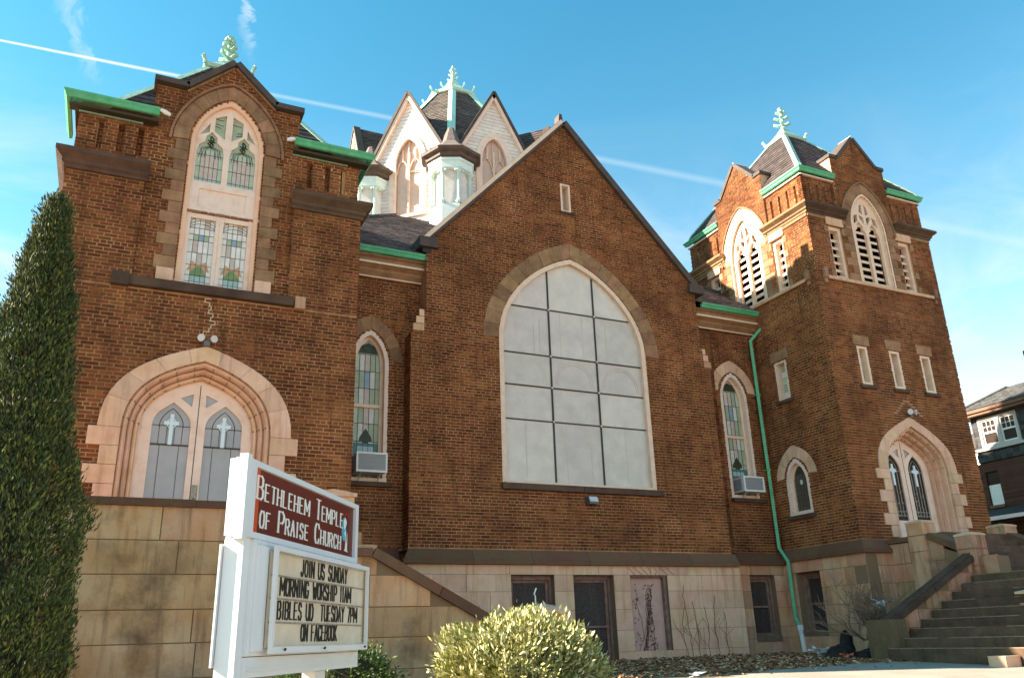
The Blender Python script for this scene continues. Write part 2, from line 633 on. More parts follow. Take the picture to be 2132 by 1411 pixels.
# gable coping, kneelers and finial stub
mb = MB()
strip(mb, FN, [(5.50, 8.42), (c0, 12.63)], .11, -.55, .10, .05)
strip(mb, FN, [(c0, 12.63), (13.16, 8.42)], .11, -.55, .10, .05)
fbox(mb, FN, 5.42, 5.86, 8.36, 8.60, -.5, .12)
fbox(mb, FN, 12.82, 13.26, 8.36, 8.60, -.5, .12)
fprism(mb, FN, [(c0 - .07, 12.6), (c0 - .04, 12.98), (c0 + .04, 12.98), (c0 + .08, 12.6)], -.3, -.05)
obj('coping', mb, COPING, CH)
mb = MB()
strip(mb, FN, [(5.55, 8.48), (c0, 12.62)], .012, -.1, .102, -.108)
obj('coping_edge', mb, CREAM, CH)
# slit window
wn = obj('window', (lambda b: (fpanel(b, FN, rect(9.16, 9.44, 10.02, 10.82), [rect(9.21, 9.39, 10.07, 10.77)], .015, -.25), b)[1])(MB()), CREAM, CH, 'narrow cream framed slit window high in the gable')
obj('pane', (lambda b: (fbox(b, FN, 9.2, 9.4, 10.05, 10.8, -.26, -.22), b)[1])(MB()), STAINED['pinkish'], wn)
block(FN, 9.12, 9.50, 9.96, 10.02, 0, .05, STONE_K, 'sill')
# great window
stones(FN, curve(c0, 1.99, 6.45, 8.74, 14), curve(c0, 2.37, 6.42, 9.15, 14), 22, -.05, .022, STONE_D)
mb = MB()
band(mb, curve(c0, 1.97, 6.45, 8.72, 14), curve(c0, 2.38, 6.41, 9.16, 14), FN, .008)
obj('arch_bed', mb, MORTAR, CH)
block(FN, 7.33, 9.3, 3.02, 3.15, 0, .10, STONE_K, 'sill')
block(FN, 9.31, 11.42, 3.02, 3.15, 0, .10, STONE_K, 'sill')
gw = MB()
band3(gw, arch(c0, 1.86, 3.22, 6.45, 8.60, 14), arch(c0, 1.97, 3.14, 6.45, 8.72, 14), FN, -.14, .012)
fbox(gw, FN, c0 - 1.9, c0 + 1.9, 3.15, 3.215, -.14, .01)
gwo = obj('window', gw, CREAM, CH, 'great pointed arch window glazed with fifteen grey panels')
us = [c0 - 1.88, 8.70, 9.945, c0 + 1.88]
zs = [3.21, 4.60, 5.40, 6.165, 7.325, 8.64]
win = arch(c0, 1.87, 3.2, 6.45, 8.61, 14)
for i in range(3):
    for j in range(5):
        p = clip(rect(us[i] + .012, us[i + 1] - .012, zs[j] + .012, zs[j + 1] - .012), win)
        if len(p) > 2:
            b = MB()
            dd = R.uniform(-.004, .004)
            fprism(b, FN, p, -.11 + dd, -.085 + dd)
            obj('pane', b, GLASSG, gwo)
b = MB()
for u in us[1:3]:
    fbox(b, FN, u - .018, u + .018, 3.21, 8.42 if u < 9 else 8.42, -.10, -.06)
for z in zs[1:5]:
    hw = 1.86 if z < 6.5 else 1.60
    fbox(b, FN, c0 - hw, c0 + hw, z - .014, z + .014, -.10, -.064)
for u in us[1:3]:
    for z in zs[1:5]:
        fbox(b, FN, u - .02, u + .02, z - .02, z + .02, -.06, -.05, 1)
obj('glazing_bar', b, [IRON, CREAM], gwo)
b = MB()
for i in range(3):
    uc_ = (us[i] + us[i + 1]) / 2
    for rr_ in (.50, .44):
        b = MB()
        pl = [(uc_ - rr_, 5.50)] + [(uc_ + rr_ * math.cos(t), 5.58 + rr_ * math.sin(t)) for t in [math.pi * (1 - k / 12) for k in range(13)]] + [(uc_ + rr_, 5.50)]
        for p, q in zip(pl, pl[1:]):
            dx, dz = q[0] - p[0], q[1] - p[1]
            L = math.hypot(dx, dz)
            nx_, nz_ = -dz / L * .011, dx / L * .011
            fprism(b, FN, [(p[0] + nx_, p[1] + nz_), (q[0] + nx_, q[1] + nz_), (q[0] - nx_, q[1] - nz_), (p[0] - nx_, p[1] - nz_)], -.09, -.079)
        obj('inner_tracery', b, mat('ghost_tracery', (.60, .52, .455), .4, 1, 4, (.53, .455, .40)), gwo)
for u, za_, zb_ in ((8.30, 6.2, 6.9), (8.45, 6.2, 7.1), (10.25, 6.2, 7.2), (9.02, 3.25, 4.55), (9.66, 3.25, 4.5), (8.0, 3.3, 4.5), (10.6, 3.3, 4.5), (9.0, 6.2, 7.28), (9.6, 6.2, 7.28)):
    b = MB()
    fbox(b, FN, u - .012, u + .012, za_, zb_, -.09, -.079)
    obj('inner_tracery', b, MATS['ghost_tracery'], gwo)

# ---- hyphens (recessed links) with lancets
LL = dict(uc=4.50, hw=.42, zb=3.10, zs=5.60, za=6.38)
LR = dict(uc=14.25, hw=.44, zb=3.16, zs=5.72, za=6.46)


def lancet(F, uc, hw, zb, zs, za, label, split=None, hoodm=STONE_D, hz=None, hoodw=.30, n=8, dark=False, dd=-.16, hood_n=8):
    o = MB()
    band3(o, arch(uc, hw - .085, zb + .06, zs, za - .11, n), arch(uc, hw, zb - .0, zs, za, n), F, dd - .06, .008)
    fbox(o, F, uc - hw, uc + hw, zb, zb + .08, dd - .06, .02)
    w = obj('window', o, PINK, CH, label)
    b = MB()
    band3(b, arch(uc, hw - .15, zb + .12, zs, za - .18, n), arch(uc, hw - .08, zb + .06, zs, za - .1, n), F, dd - .06, dd + .03)
    if split:
        fbox(b, F, uc - hw + .1, uc + hw - .1, split - .035, split + .035, dd - .05, dd + .05)
    obj('sash', b, CREAM, w)
    hi = hw - .13
    wnd = arch(uc, hi, zb + .10, zs, za - .16, n)
    cols = 5
    cw = 2 * hi / cols
    top = zs + (za - zs) * .35
    rows = [zb + .1]
    zz = zb + .1
    step = (top - zz) / 7
    while zz < top - .01:
        zz += step
        rows.append(zz)
    lead = MB()
    for r in range(len(rows) - 1):
        for c in range(cols):
            u0, z0, u1, z1 = uc - hi + c * cw, rows[r], uc - hi + (c + 1) * cw, rows[r + 1]
            edge = c in (0, cols - 1)
            if dark:
                cn_ = 'smoke'
            elif r == 0:
                cn_ = 'aqua' if not edge else 'teal'
            elif r == 1 and c == 2:
                cn_ = 'dkgreen'
            elif edge:
                cn_ = 'sage' if r % 3 else 'mint'
            else:
                cn_ = ('pinkish', 'milk', 'pinkish', 'sage')[(r * 2 + c) % 4]
            if r == 5 and c == 2:
                cn_ = 'blue' if not dark else 'milk'
            p = clip(rect(u0 + .004, u1 - .004, z0 + .004, z1 - .004), wnd)
            if len(p) > 2:
                q = MB()
                fprism(q, F, p, dd - .02, dd - .005)
                obj('pane', q, STAINED[cn_], w)
    # leaf-like head in dark green glass, framed by a light ogee
    hd = [(uc - hi * .92, top), (uc - hi * .95, top + .10), (uc - hi * .55, top + .2), (uc - hi * .62, top + .32), (uc, za - .22), (uc + hi * .62, top + .32),
          (uc + hi * .55, top + .2), (uc + hi * .95, top + .1), (uc + hi * .92, top)]
    hd = [p for p in hd if p[1] <= za - .2] if za - top < .7 else hd
    q = MB()
    p = clip([(uc - hi, top + .005), (uc - hi, za), (uc + hi, za), (uc + hi, top + .005)], wnd)
    fprism(q, F, p, dd - .022, dd - .008)
    obj('pane', q, STAINED['milk' if not dark else 'smoke'], w)
    q = MB()
    hd2 = [(uc + (x - uc) * .84, top + .02 + (z - top) * .86) for x, z in hd]
    fprism(q, F, hd2, dd - .01, dd + .002)
    obj('leaf_tracery', q, STAINED['dkgreen'], w)
    if split:
        q = MB()
        fbox(q, F, uc - hi + .02, uc + hi - .02, 3.68, 3.93, dd - .01, dd + .001)
        obj('pane', q, STAINED['teal'], w)
        q = MB()
        fbox(q, F, uc - hi * .6, uc + hi * .6, 3.75, 3.86, dd, dd + .004)
        obj('pane', q, STAINED['aqua'], w)
        q = MB()
        fprism(q, F, [(uc - hi * .5, 3.96), (uc - hi * .42, 4.06), (uc - .03, 4.20), (uc, 4.24), (uc + .03, 4.20), (uc + hi * .42, 4.06), (uc + hi * .5, 3.96)], dd - .01, dd + .002)
        obj('pane', q, STAINED['dkgreen'], w)
    for c in range(1, cols):
        fbox(lead, F, uc - hi + c * cw - .005, uc - hi + c * cw + .005, rows[0], top, dd - .006, dd + .005)
    for z in rows:
        fbox(lead, F, uc - hi, uc + hi, z - .005, z + .005, dd - .006, dd + .005)
    for sx in (-1, 1):
        for k in range(3):
            a = (uc + sx * hi * (.15 + .25 * k), top + .04 + .05 * k)
            lead.tube([F(a[0], a[1], dd + .003), F(uc + sx * hi * .5, top + .18, dd + .006), F(uc, top + .3 - .06 * k, dd + .004)], .004, 4)
    obj('lead_came', lead, LEAD, w)
    hz = hz or zs
    stones(F, curve(uc, hw + .03, hz, za + .03, n), curve(uc, hw + hoodw, hz - .02, za + hoodw + .04, n), hood_n, -.04, .018, hoodm)
    mb_ = MB()
    band(mb_, curve(uc, hw + .01, hz, za + .01, n), curve(uc, hw + hoodw + .01, hz - .03, za + hoodw + .05, n), F, .006)
    obj('arch_bed', mb_, MORTAR, CH)
    return w


brickwall(FH, rect(3.0, 5.75, 1.75, 7.62), [arch(**LL, n=8)], seed=4)
brickwall(FH, rect(12.9, 15.2, 1.75, 7.62), [arch(**LR, n=8)], seed=5)
lancet(FH, **LL, label='tall stained glass lancet beside the left tower, air conditioner in its foot', split=4.72, hz=5.75)
lancet(FH, **LR, label='tall stained glass lancet beside the green downspout, air conditioner in its foot', split=4.76, hz=5.95, hoodm=STONE_L)
block(FH, 3.95, 5.02, 3.0, 3.09, 0, .12, STONE_K, 'sill')
block(FH, 13.78, 14.84, 3.06, 3.15, 0, .12, STONE_K, 'sill')
for a, b in ((3.0, 5.72), (13.0, 15.2)):
    mb = MB()
    mb.run((a, .4, 0), (b, .4, 0), [(0, 7.60), (.05, 7.60), (.05, 7.66), (.12, 7.74), (.12, 7.80), (.18, 7.84), (.22, 7.92), (.22, 8.0), (.30, 8.04), (.30, 8.06), (0, 8.06)], (0, -1, 0))
    obj('cornice', mb, WOODT, CH)
    mb = MB()
    mb.run((a, .4, 0), (b, .4, 0), [(.222, 7.865), (.25, 7.865), (.25, 7.915), (.222, 7.915)], (0, -1, 0))
    mb.run((a, .4, 0), (b, .4, 0), [(.052, 7.605), (.07, 7.605), (.07, 7.635), (.052, 7.635)], (0, -1, 0))
    obj('cornice_bead', mb, CREAM, CH)
GUT = [(0, .05), (.055, .05), (.075, .08), (.075, .11), (.105, .145), (.105, .18), (.09, .18), (.085, .16), (0, .16)]


def gutter(a, b, N, z, ma=0, mb_=0, mat_=None):
    m_ = MB()
    m_.run(a, b, [(d, z + h) for d, h in GUT], N, ma=ma, mb=mb_)
    return obj('gutter', m_, mat_ or GREEN, CH)


gutter((3.2, .12, 0), (5.90, .12, 0), (0, -1, 0), 8.03)
gutter((13.28, .12, 0), (15.55, .12, 0), (0, -1, 0), 8.02)
mb = MB()
fbox(mb, FN, 5.52, 5.72, 8.25, 8.55, -.05, .03)
obj('flashing', mb, IRON, CH)

# ---- basement of ashlar with openings
def ashlar(F, outer, holes, d, rows, seed, m=None, wmin=.55, wmax=1.05, gap=.010, back=.35, label=None, par=None, name='stone'):
    m = m or STONE_B
    par = par or CH
    b = MB()
    fpanel(b, F, outer, holes, d - .012, d - back)
    obj('wall_core', b, mat('stone_joint', (.22, .14, .08), .95), par, label)
    rr = random.Random(seed)
    for z0, z1 in zip(rows, rows[1:]):
        zm = (z0 + z1) / 2
        for a, e in spans([outer] + holes, zm):
            u = a
            while u < e - .02:
                w = rr.uniform(wmin, wmax)
                if e - (u + w) < wmin * .6:
                    w = e - u
                q = MB()
                fbox(q, F, u + gap / 2, min(u + w, e) - gap / 2, z0 + gap / 2, z1 - gap / 2, d - .05, d + rr.uniform(-.003, .006))
                obj(name, q, m, par)
                u += w


BW1 = rect(7.48, 8.48, -.30, 1.26)
BW2 = rect(8.94, 9.94, -.62, 1.27)
BW3 = rect(10.36, 11.34, -.42, 1.27)
rowsB = [-.75, -.30, .13, .55, .93, 1.265, 1.46]
ashlar(FN, rect(5.24, 13.42, -.75, 1.46), [BW1, BW2, BW3], .04, rowsB, 3, STONE_L, .5, 1.0, gap=.007, label='buff stone basement wall')
ashlar(FH, rect(13.42, 15.16, -.75, 1.56), [rect(14.03, 14.80, -.14, 1.31)], .04, [-.75, -.14, .13, .55, .93, 1.31, 1.56], 5, STONE_B, .3, .6)
WB = rect(-.80, -.01, -.12, 1.33)
ashlar(F2L, rect(-2.22, .45, -.75, 1.60), [WB], .06, [-.75, -.12, .13, .55, .95, 1.33, 1.60], 6, STONE_B, .4, .8)
ashlar(F2, rect(15.14, 16.6, -.75, 1.60), [], .06, [-.75, -.30, .13, .55, .95, 1.33, 1.60], 7, STONE_B, .35, .6)
WTP = [(0, 0), (.14, 0), (.14, .09), (.11, .10), (.0, .30)]


def wtable(a, b, N, z, ma=0, mb_=0, n=3):
    a, b = Vector(a), Vector(b)
    for k in range(n):
        q = MB()
        p0, p1 = a.lerp(b, k / n), a.lerp(b, (k + 1) / n)
        t = (b - a).normalized()
        q.run(p0 + t * (.004 if k else 0), p1 - t * (.004 if k < n - 1 else 0), [(d, z + h) for d, h in WTP], N, ma=ma if k == 0 else 0, mb=mb_ if k == n - 1 else 0)
        obj('water_table', q, WT, CH)


wtable((5.28, 0, 0), (13.36, 0, 0), (0, -1, 0), 1.46, 1, 0, 6)
wtable((3.4, .4, 0), (5.2, .4, 0), (0, -1, 0), 1.50, 0, 0, 2)
wtable((13.36, .4, 0), (15.2, .4, 0), (0, -1, 0), 1.54, 0, 0, 2)
wtable((15.2, .4, 0), (15.2, -2.15, 0), (-1, 0, 0), 1.60, 0, 1, 2)
wtable((15.2, -2.15, 0), (19.7, -2.15, 0), (0, -1, 0), 1.60, 1, 0, 4)


def sash(F, u0, u1, z0, z1, d, label, split=.5, boarded=False, screen=True):
    w = obj('window', (lambda b: (fpanel(b, F, rect(u0, u1, z0, z1), [rect(u0 + .06, u1 - .06, z0 + .08, z1 - .09)], d + .05, d - .08), b)[1])(MB()), BROWNW, CH, label)
    q = MB()
    fpanel(q, F, rect(u0 + .05, u1 - .05, z0 + .05, z1 - .05), [rect(u0 + .12, u1 - .12, z0 + .13, z1 - .15)], d, d - .06)
    zm = z0 + (z1 - z0) * split
    fbox(q, F, u0 + .1, u1 - .1, zm - .022, zm + .022, d - .05, d + .012)
    obj('sash', q, BROWNW, w)
    for a, b in ((z0 + .12, zm - .02), (zm + .02, z1 - .14)):
        g = MB()
        fbox(g, F, u0 + .11, u1 - .11, a, b, d - .05, d - .03)
        obj('pane', g, mat('dusty_screen', (.075, .055, .050), .7, 1, 30, (.03, .02, .016), streak=.25, streakcol=(.14, .11, .09)), w)
    g = MB()
    fbox(g, F, u0 - .0, u1 + .0, z0 - .07, z0 + .06, d - .05, .06)
    obj('sill', g, mat('brown_sill', (.13, .085, .055), .85, 1, 6, (.2, .14, .09)), w)
    return w


sash(FN, 7.48, 8.48, -.30, 1.26, -.16, 'wide brown basement window partly behind the bush')
sash(FN, 8.94, 9.94, -.55, 1.27, -.18, 'tall brown basement window beside the boarded opening', .42)
sash(FH, 14.03, 14.80, -.14, 1.31, -.16, 'brown basement window left of the downspout')
sash(F2L, -.80, -.01, -.12, 1.33, -.20, 'brown basement window in the right tower base')
b = MB()
fbox(b, FN, 10.36, 11.34, -.42, 1.27, -.20, -.12)
obj('boarded_panel', b, mat('faded_pink_board', (.58, .37, .31), .7, 1, 3, (.50, .29, .23), bump=.2, stain=.4, staincol=(.16, .08, .05), stscale=4), CH, 'pink board closing a basement opening, overgrown by dead vine')
b = MB()
fpanel(b, FN, rect(10.36, 11.34, -.42, 1.27), [rect(10.40, 11.27, -.40, 1.22)], -.02, -.14)
obj('board_frame', b, BROWNW, CH)

# ---- left tower
T1 = 1.07
tw0, tw1 = -1.47, 3.62
DH = dict(uc=1.05, zs=3.35)
dopen = arch(1.05, 1.18, 1.2, 3.35, 4.60, 12, s=.32, k0=.60, k2=.56)
brickwall(F1, rect(tw0, tw1, 1.2, 5.76), [dopen], label='lower brick front of the left tower', seed=8)
brickwall(F1, rect(tw0, -.26, 5.76, 7.78), seed=9)
brickwall(F1, rect(2.36, tw1, 5.76, 7.78), seed=10)
w1 = arch(T1, .66, 5.87, 8.86, 9.88, 12)
bay1 = [(-.26, 5.80), (-.26, 9.9), (.28, 9.9), (T1, 10.62), (1.86, 9.9), (2.36, 9.9), (2.36, 5.80)]
brickwall(F1, bay1, [w1], d=-.12, label='recessed window bay and gablet of the left tower', seed=12)


def slotpanel(F, u0, u1, z0, z1, slots, sz0, sz1, d, seed, sw=.13):
    hs = [rect(s - sw / 2, s + sw / 2, sz0, sz1) for s in slots]
    brickwall(F, rect(u0, u1, z0, z1), hs, d=d, back=.14, seed=seed)
    brickwall(F, rect(u0 + .02, u1 - .02, sz0 - .02, sz1 + .02), [], d=d - .13, back=.05, seed=seed + 50, name='recess')


slotpanel(F1, -1.43, -.24, 8.12, 9.06, (-1.08, -.74, -.42), 8.32, 8.90, -.13, 13, .11)
slotpanel(F1, 2.32, 3.58, 8.12, 9.06, (2.62, 2.97, 3.28), 8.32, 8.90, -.13, 14, .11)
# left side slot panel return & plain sides
for x, sgn in ((tw0, -1), (tw1, 1)):
    Fs = Fr((x + sgn * .004, 0, 0), (0, 1, 0), (sgn, 0, 0))
    brickwall(Fs, rect(-1.79, 3.3, 1.2, 7.78), seed=15)
    brickwall(Fs, rect(-1.62, 3.2, 7.78, 9.1), d=-.06, seed=16)
    brickwall(Fs, rect(-1.79, 3.3, -.6, 1.2), lay=False)
COR = [(0, 0), (.05, 0), (.05, .06), (.09, .09), (.09, .15), (.20, .25), (.20, .33), (.0, .36)]
for a, b in ((tw0, -.22), (2.30, tw1)):
    q = MB()
    q.run((a, -1.8, 0), (b, -1.8, 0), [(d, 7.76 + h) for d, h in COR], (0, -1, 0), ma=1 if a < 0 else .2, mb=.2 if a < 0 else 1)
    obj('cornice', q, STONE_K, CH)
for x, N, aa, bb in ((tw0, (-1, 0, 0), 3.3, -1.8), (tw1, (1, 0, 0), -1.8, 3.3)):
    q = MB()
    q.run((x, aa, 0), (x, bb, 0), [(d, 7.76 + h) for d, h in COR], N, ma=0 if N[0] < 0 else 1, mb=1 if N[0] < 0 else 0)
    obj('cornice', q, STONE_K, CH)
# green gutters at the corners
for a, b, ma, mb_ in ((-1.60, -.16, 1, 0), (2.26, 3.74, 0, 1)):
    gutter((a, -1.86, 0), (b, -1.86, 0), (0, -1, 0), 9.05, ma, mb_)
    q = MB()
    fbox(q, F1, a, b, 9.00, 9.05, -.15, .05)
    obj('soffit', q, mat('dark_soffit', (.05, .04, .02), .8), CH)
    q = MB()
    fbox(q, F1, max(a, -1.45), min(b, 3.6) - .25, 8.98, 9.01, -.13, -.09)
    obj('frieze_board', q, VERD, CH)
gutter((-1.60, -.5, 0), (-1.60, -1.86, 0), (-1, 0, 0), 9.05, 0, 1)
gutter((3.74, -1.86, 0), (3.74, -.5, 0), (1, 0, 0), 9.05, 1, 0)
for x, sg in ((-1.42, -1), (3.57, 1)):
    Fs = Fr((x, 0, 0), (0, 1, 0), (sg, 0, 0))
    brickwall(Fs, [(-.5, 8.1), (-.5, 9.9), (-.03, 9.9), (.75, 10.62), (1.53, 9.9), (2.0, 9.9), (2.0, 8.1)], seed=17)
    q = MB()
    strip(q, Fs, [(-.55, 9.93), (-.03, 9.93), (.75, 10.68), (1.53, 9.93), (2.05, 9.93)], .09, -.42, .04, .02)
    obj('coping', q, COPING, CH)
for p0, p1 in (((-.15, -2.0, 9.16), (.02, -2.0, 9.09)), ((2.24, -2.0, 9.16), (2.10, -2.0, 9.10))):
    q = MB()
    q.tube([p0, Vector(p0).lerp(Vector(p1), .5), p1], [.03, .045, .03], 7)
    obj('gutter_spout', q, WHITEP, CH)
# gablet coping
q = MB()
gp = [(-.32, 9.93), (.28, 9.93), (T1, 10.68), (1.86, 9.93), (2.42, 9.93)]
strip(q, F1, gp, .09, -.5, .02, .02)
obj('coping', q, COPING, CH)
q = MB()
strip(q, F1, [(x, z - .07) for x, z in gp[1:4]], .035, -.3, -.06, .0)
obj('coping_edge', q, STONE_D, CH)
q = MB()
fprism(q, F1, bay1[1:-1], -.75, -.42)
obj('parapet_back', q, MORTAR, CH)
# sill
q = MB()
fbox(q, F1, -.50, 2.44, 5.77, 5.93, -.12, .10)
fbox(q, F1, -.55, -.28, 5.74, 5.96, -.02, .13)
obj('sill', q, STONE_K, CH)
block(F1, 2.46, 2.64, 5.72, 5.95, 0, .13, STONE_B)
# jamb quoins and arch of the tall window
for sx in (-1, 1):
    z = 5.95
    k = 0
    while z < 8.80:
        h = .215 if z > 6.3 else .26
        w = .34 if k % 2 else .22
        u0, u1 = (T1 - .68 - w, T1 - .68) if sx < 0 else (T1 + .68, T1 + .68 + w)
        if k == 0:
            w = .28
            u0, u1 = (T1 - .68 - w, T1 - .68) if sx < 0 else (T1 + .68, T1 + .68 + w)
            block(F1, u0, u1, z, z + h - .008, -.14, -.01, STONE_L, 'quoin')
        else:
            block(F1, u0, u1, z, min(z + h - .008, 8.83), -.14, -.10 + R.uniform(0, .012), STONE_D, 'quoin')
        z += h
        k += 1
stones(F1, curve(T1, .69, 8.86, 9.91, 12), curve(T1, .97, 8.84, 10.20, 12), 13, -.14, -.095, STONE_D)
q = MB()
band3(q, curve(T1, .985, 8.80, 10.215, 12), curve(T1, 1.03, 8.80, 10.26, 12), F1, -.12, -.055)
obj('label_mould', q, STONE_D, CH)
# the painted window frame
b = MB()
band3(b, arch(T1, .58, 5.93, 8.86, 9.78, 12), arch(T1, .67, 5.93, 8.86, 9.89, 12), F1, -.30, -.125)
w = obj('window', b, mat('peach_paint', (.82, .50, .33), .6, 1, 5, (.78, .44, .28), stain=.2, staincol=(.35, .17, .09), stscale=8), CH, 'tall two-light pink window with stained glass in the left tower')
b = MB()
wd = arch(T1, .60, 5.93, 8.86, 9.80, 12)


def lighthead(uc, hw, z0, zs, za):
    return [(uc - hw, z0), (uc - hw, zs), (uc - hw * .88, zs + (za - zs) * .30), (uc - hw * .45, zs + (za - zs) * .50), (uc - hw * .42, zs + (za - zs) * .75), (uc, za),
            (uc + hw * .42, zs + (za - zs) * .75), (uc + hw * .45, zs + (za - zs) * .50), (uc + hw * .88, zs + (za - zs) * .30), (uc + hw, zs), (uc + hw, z0)]


lights = [lighthead(T1 - .29, .235, 8.10, 8.74, 9.18), lighthead(T1 + .29, .235, 8.10, 8.74, 9.18)]
ups = [[(T1 - .255, 9.20), (T1 - .255, 9.50), (T1 - .06, 9.60), (T1 - .06, 9.06)], [(T1 + .06, 9.06), (T1 + .06, 9.60), (T1 + .255, 9.50), (T1 + .255, 9.20)],
       [(T1 - .50, 9.08), (T1 - .34, 9.36), (T1 - .34, 9.16)], [(T1 + .34, 9.16), (T1 + .34, 9.36), (T1 + .50, 9.08)]]
fpanel(b, F1, arch(T1, .60, 8.05, 8.86, 9.80, 12), lights + ups, -.20, -.27)
obj('tracery', b, PINK, w)
b = MB()
fbox(b, F1, T1 - .60, T1 + .60, 7.44, 8.05, -.27, -.19)
fpanel(b, F1, rect(T1 - .60, T1 + .60, 7.45, 8.04), [rect(T1 - .42, T1 + .42, 7.55, 7.93)], -.165, -.19)
obj('spandrel_panel', b, PINK, w)
b = MB()
for k in range(9):
    x = T1 - .6 + k * .13
    fbox(b, F1, x, x + .14 - R.random() * .03, 7.43 + R.uniform(-.01, .01), 7.465, -.2, -.155 + R.random() * .01)
obj('rotted_rail', b, mat('rotten_wood', (.22, .10, .05), .9, 1, 20, (.34, .18, .10)), w)
b = MB()
for a, e in ((-.58, -.50), (-.065, .0005), (.003, .07), (.50, .58)):
    fbox(b, F1, T1 + a, T1 + e, 5.95, 7.44, -.27, -.18)
fbox(b, F1, T1 - .58, T1 + .58, 5.93, 6.0, -.27, -.17)
fbox(b, F1, T1 - .58, T1 + .58, 7.33, 7.42, -.27, -.185)
obj('sash', b, PINK, w)


def leaded(F, u0, u1, zrows, cols, d, pick, par, win=None):
    cw = (u1 - u0) / cols
    ld = MB()
    for r in range(len(zrows) - 1):
        for c in range(cols):
            p = rect(u0 + c * cw + .003, u0 + (c + 1) * cw - .003, zrows[r] + .003, zrows[r + 1] - .003)
            if win:
                p = clip(p, win)
            if len(p) > 2:
                q = MB()
                fprism(q, F, p, d - .01, d)
                obj('pane', q, STAINED[pick(r, c)], par)
    for c in range(1, cols):
        fbox(ld, F, u0 + c * cw - .0035, u0 + c * cw + .0035, zrows[0], zrows[-1], d - .002, d + .006)
    for z in zrows[1:-1]:
        fbox(ld, F, u0, u1, z - .0035, z + .0035, d - .002, d + .006)
    return ld


for sx in (-1, 1):
    u0, u1 = (T1 - .50, T1 - .065) if sx < 0 else (T1 + .07, T1 + .50)
    ld = leaded(F1, u0, u1, [6.0, 6.10, 6.22, 6.42, 6.66, 6.90, 7.02, 7.15, 7.33], 5, -.235,
                lambda r, c: 'white' if (r in (0,) or c in (0, 4)) else ('aqua' if r == 1 else ('orange' if r == 2 and c != 2 else ('dkgreen' if r == 2 else ('blue' if r == 5 and c == 2 else ('sage' if r == 5 else ('pinkish' if (r + c) % 5 == 0 else 'white')))))), w)
    uc = (u0 + u1) / 2
    q = MB()
    fprism(q, F1, [(uc - .14, 6.23), (uc - .10, 6.31), (uc - .02, 6.40), (uc + .03, 6.40), (uc + .10, 6.31), (uc + .15, 6.23)], -.24, -.230)
    obj('pane', q, STAINED['green'], w)
    q = MB()
    fprism(q, F1, [(uc - .19, 6.30), (uc - .12, 6.50), (uc, 6.43), (uc + .12, 6.50), (uc + .19, 6.30), (uc, 6.38)], -.24, -.2315)
    obj('pane', q, STAINED['orange'], w)
    for k in range(3):
        ld.tube([F1(u0, 7.12 + k * .05, -.226)] + [F1(uc + (u1 - u0) / 2 * math.cos(t), 7.12 + k * .06 + .12 * math.sin(t), -.226) for t in (2.6, 2.0, 1.57, 1.1, .5)] + [F1(u1, 7.12 + k * .05, -.226)], .004, 4)
    obj('lead_came', ld, LEAD, w)
    uc = T1 + sx * .29
    lt = lights[0 if sx < 0 else 1]
    ld = leaded(F1, uc - .235, uc + .235, [8.10, 8.17, 8.42, 8.68, 8.80], 6, -.235, lambda r, c: 'aqua' if r == 0 else ('mint' if c in (0, 5) else ('mint' if r == 3 else 'pinkish')), w)
    for rr_ in (.20, .15, .10):
        ld.tube([F1(uc - rr_, 8.62, -.226), F1(uc - rr_ * .8, 8.78 + rr_ * .2, -.226), F1(uc, 8.84 + rr_ * .2, -.226), F1(uc + rr_ * .8, 8.78 + rr_ * .2, -.226), F1(uc + rr_, 8.62, -.226)], .0045, 4)
    obj('lead_came', ld, LEAD, w)
    q = MB()
    fbox(q, F1, uc - .24, uc + .24, 8.80, 9.2, -.25, -.238)
    obj('pane', q, STAINED['sage'], w)
    q = MB()
    for t in range(7):
        a = t * 2 * math.pi / 7
        q.tube([F1(uc, 8.97, -.232), F1(uc + .07 * math.cos(a), 8.97 + .08 * math.sin(a), -.228), F1(uc + .02 * math.cos(a + .8), 8.97 + .14 * math.sin(a + .3), -.230)], .013, 4)
    obj('leaf_tracery', q, STAINED['dkgreen'], w)
q = MB()
fprism(q, F1, arch(T1, .56, 9.02, 9.05, 9.7, 8), -.262, -.25)
obj('pane', q, STAINED['sage'], w)
q = MB()
for k in range(8):
    x = T1 + R.choice((-1, 1)) * R.uniform(.08, .24)
    q.tube([F1(x - .08, 9.1 + .06 * k, -.245), F1(x, 9.14 + .05 * k, -.243), F1(x + .08, 9.08 + .06 * k, -.245)], .006, 4)
obj('lead_came', q, LEAD, w)


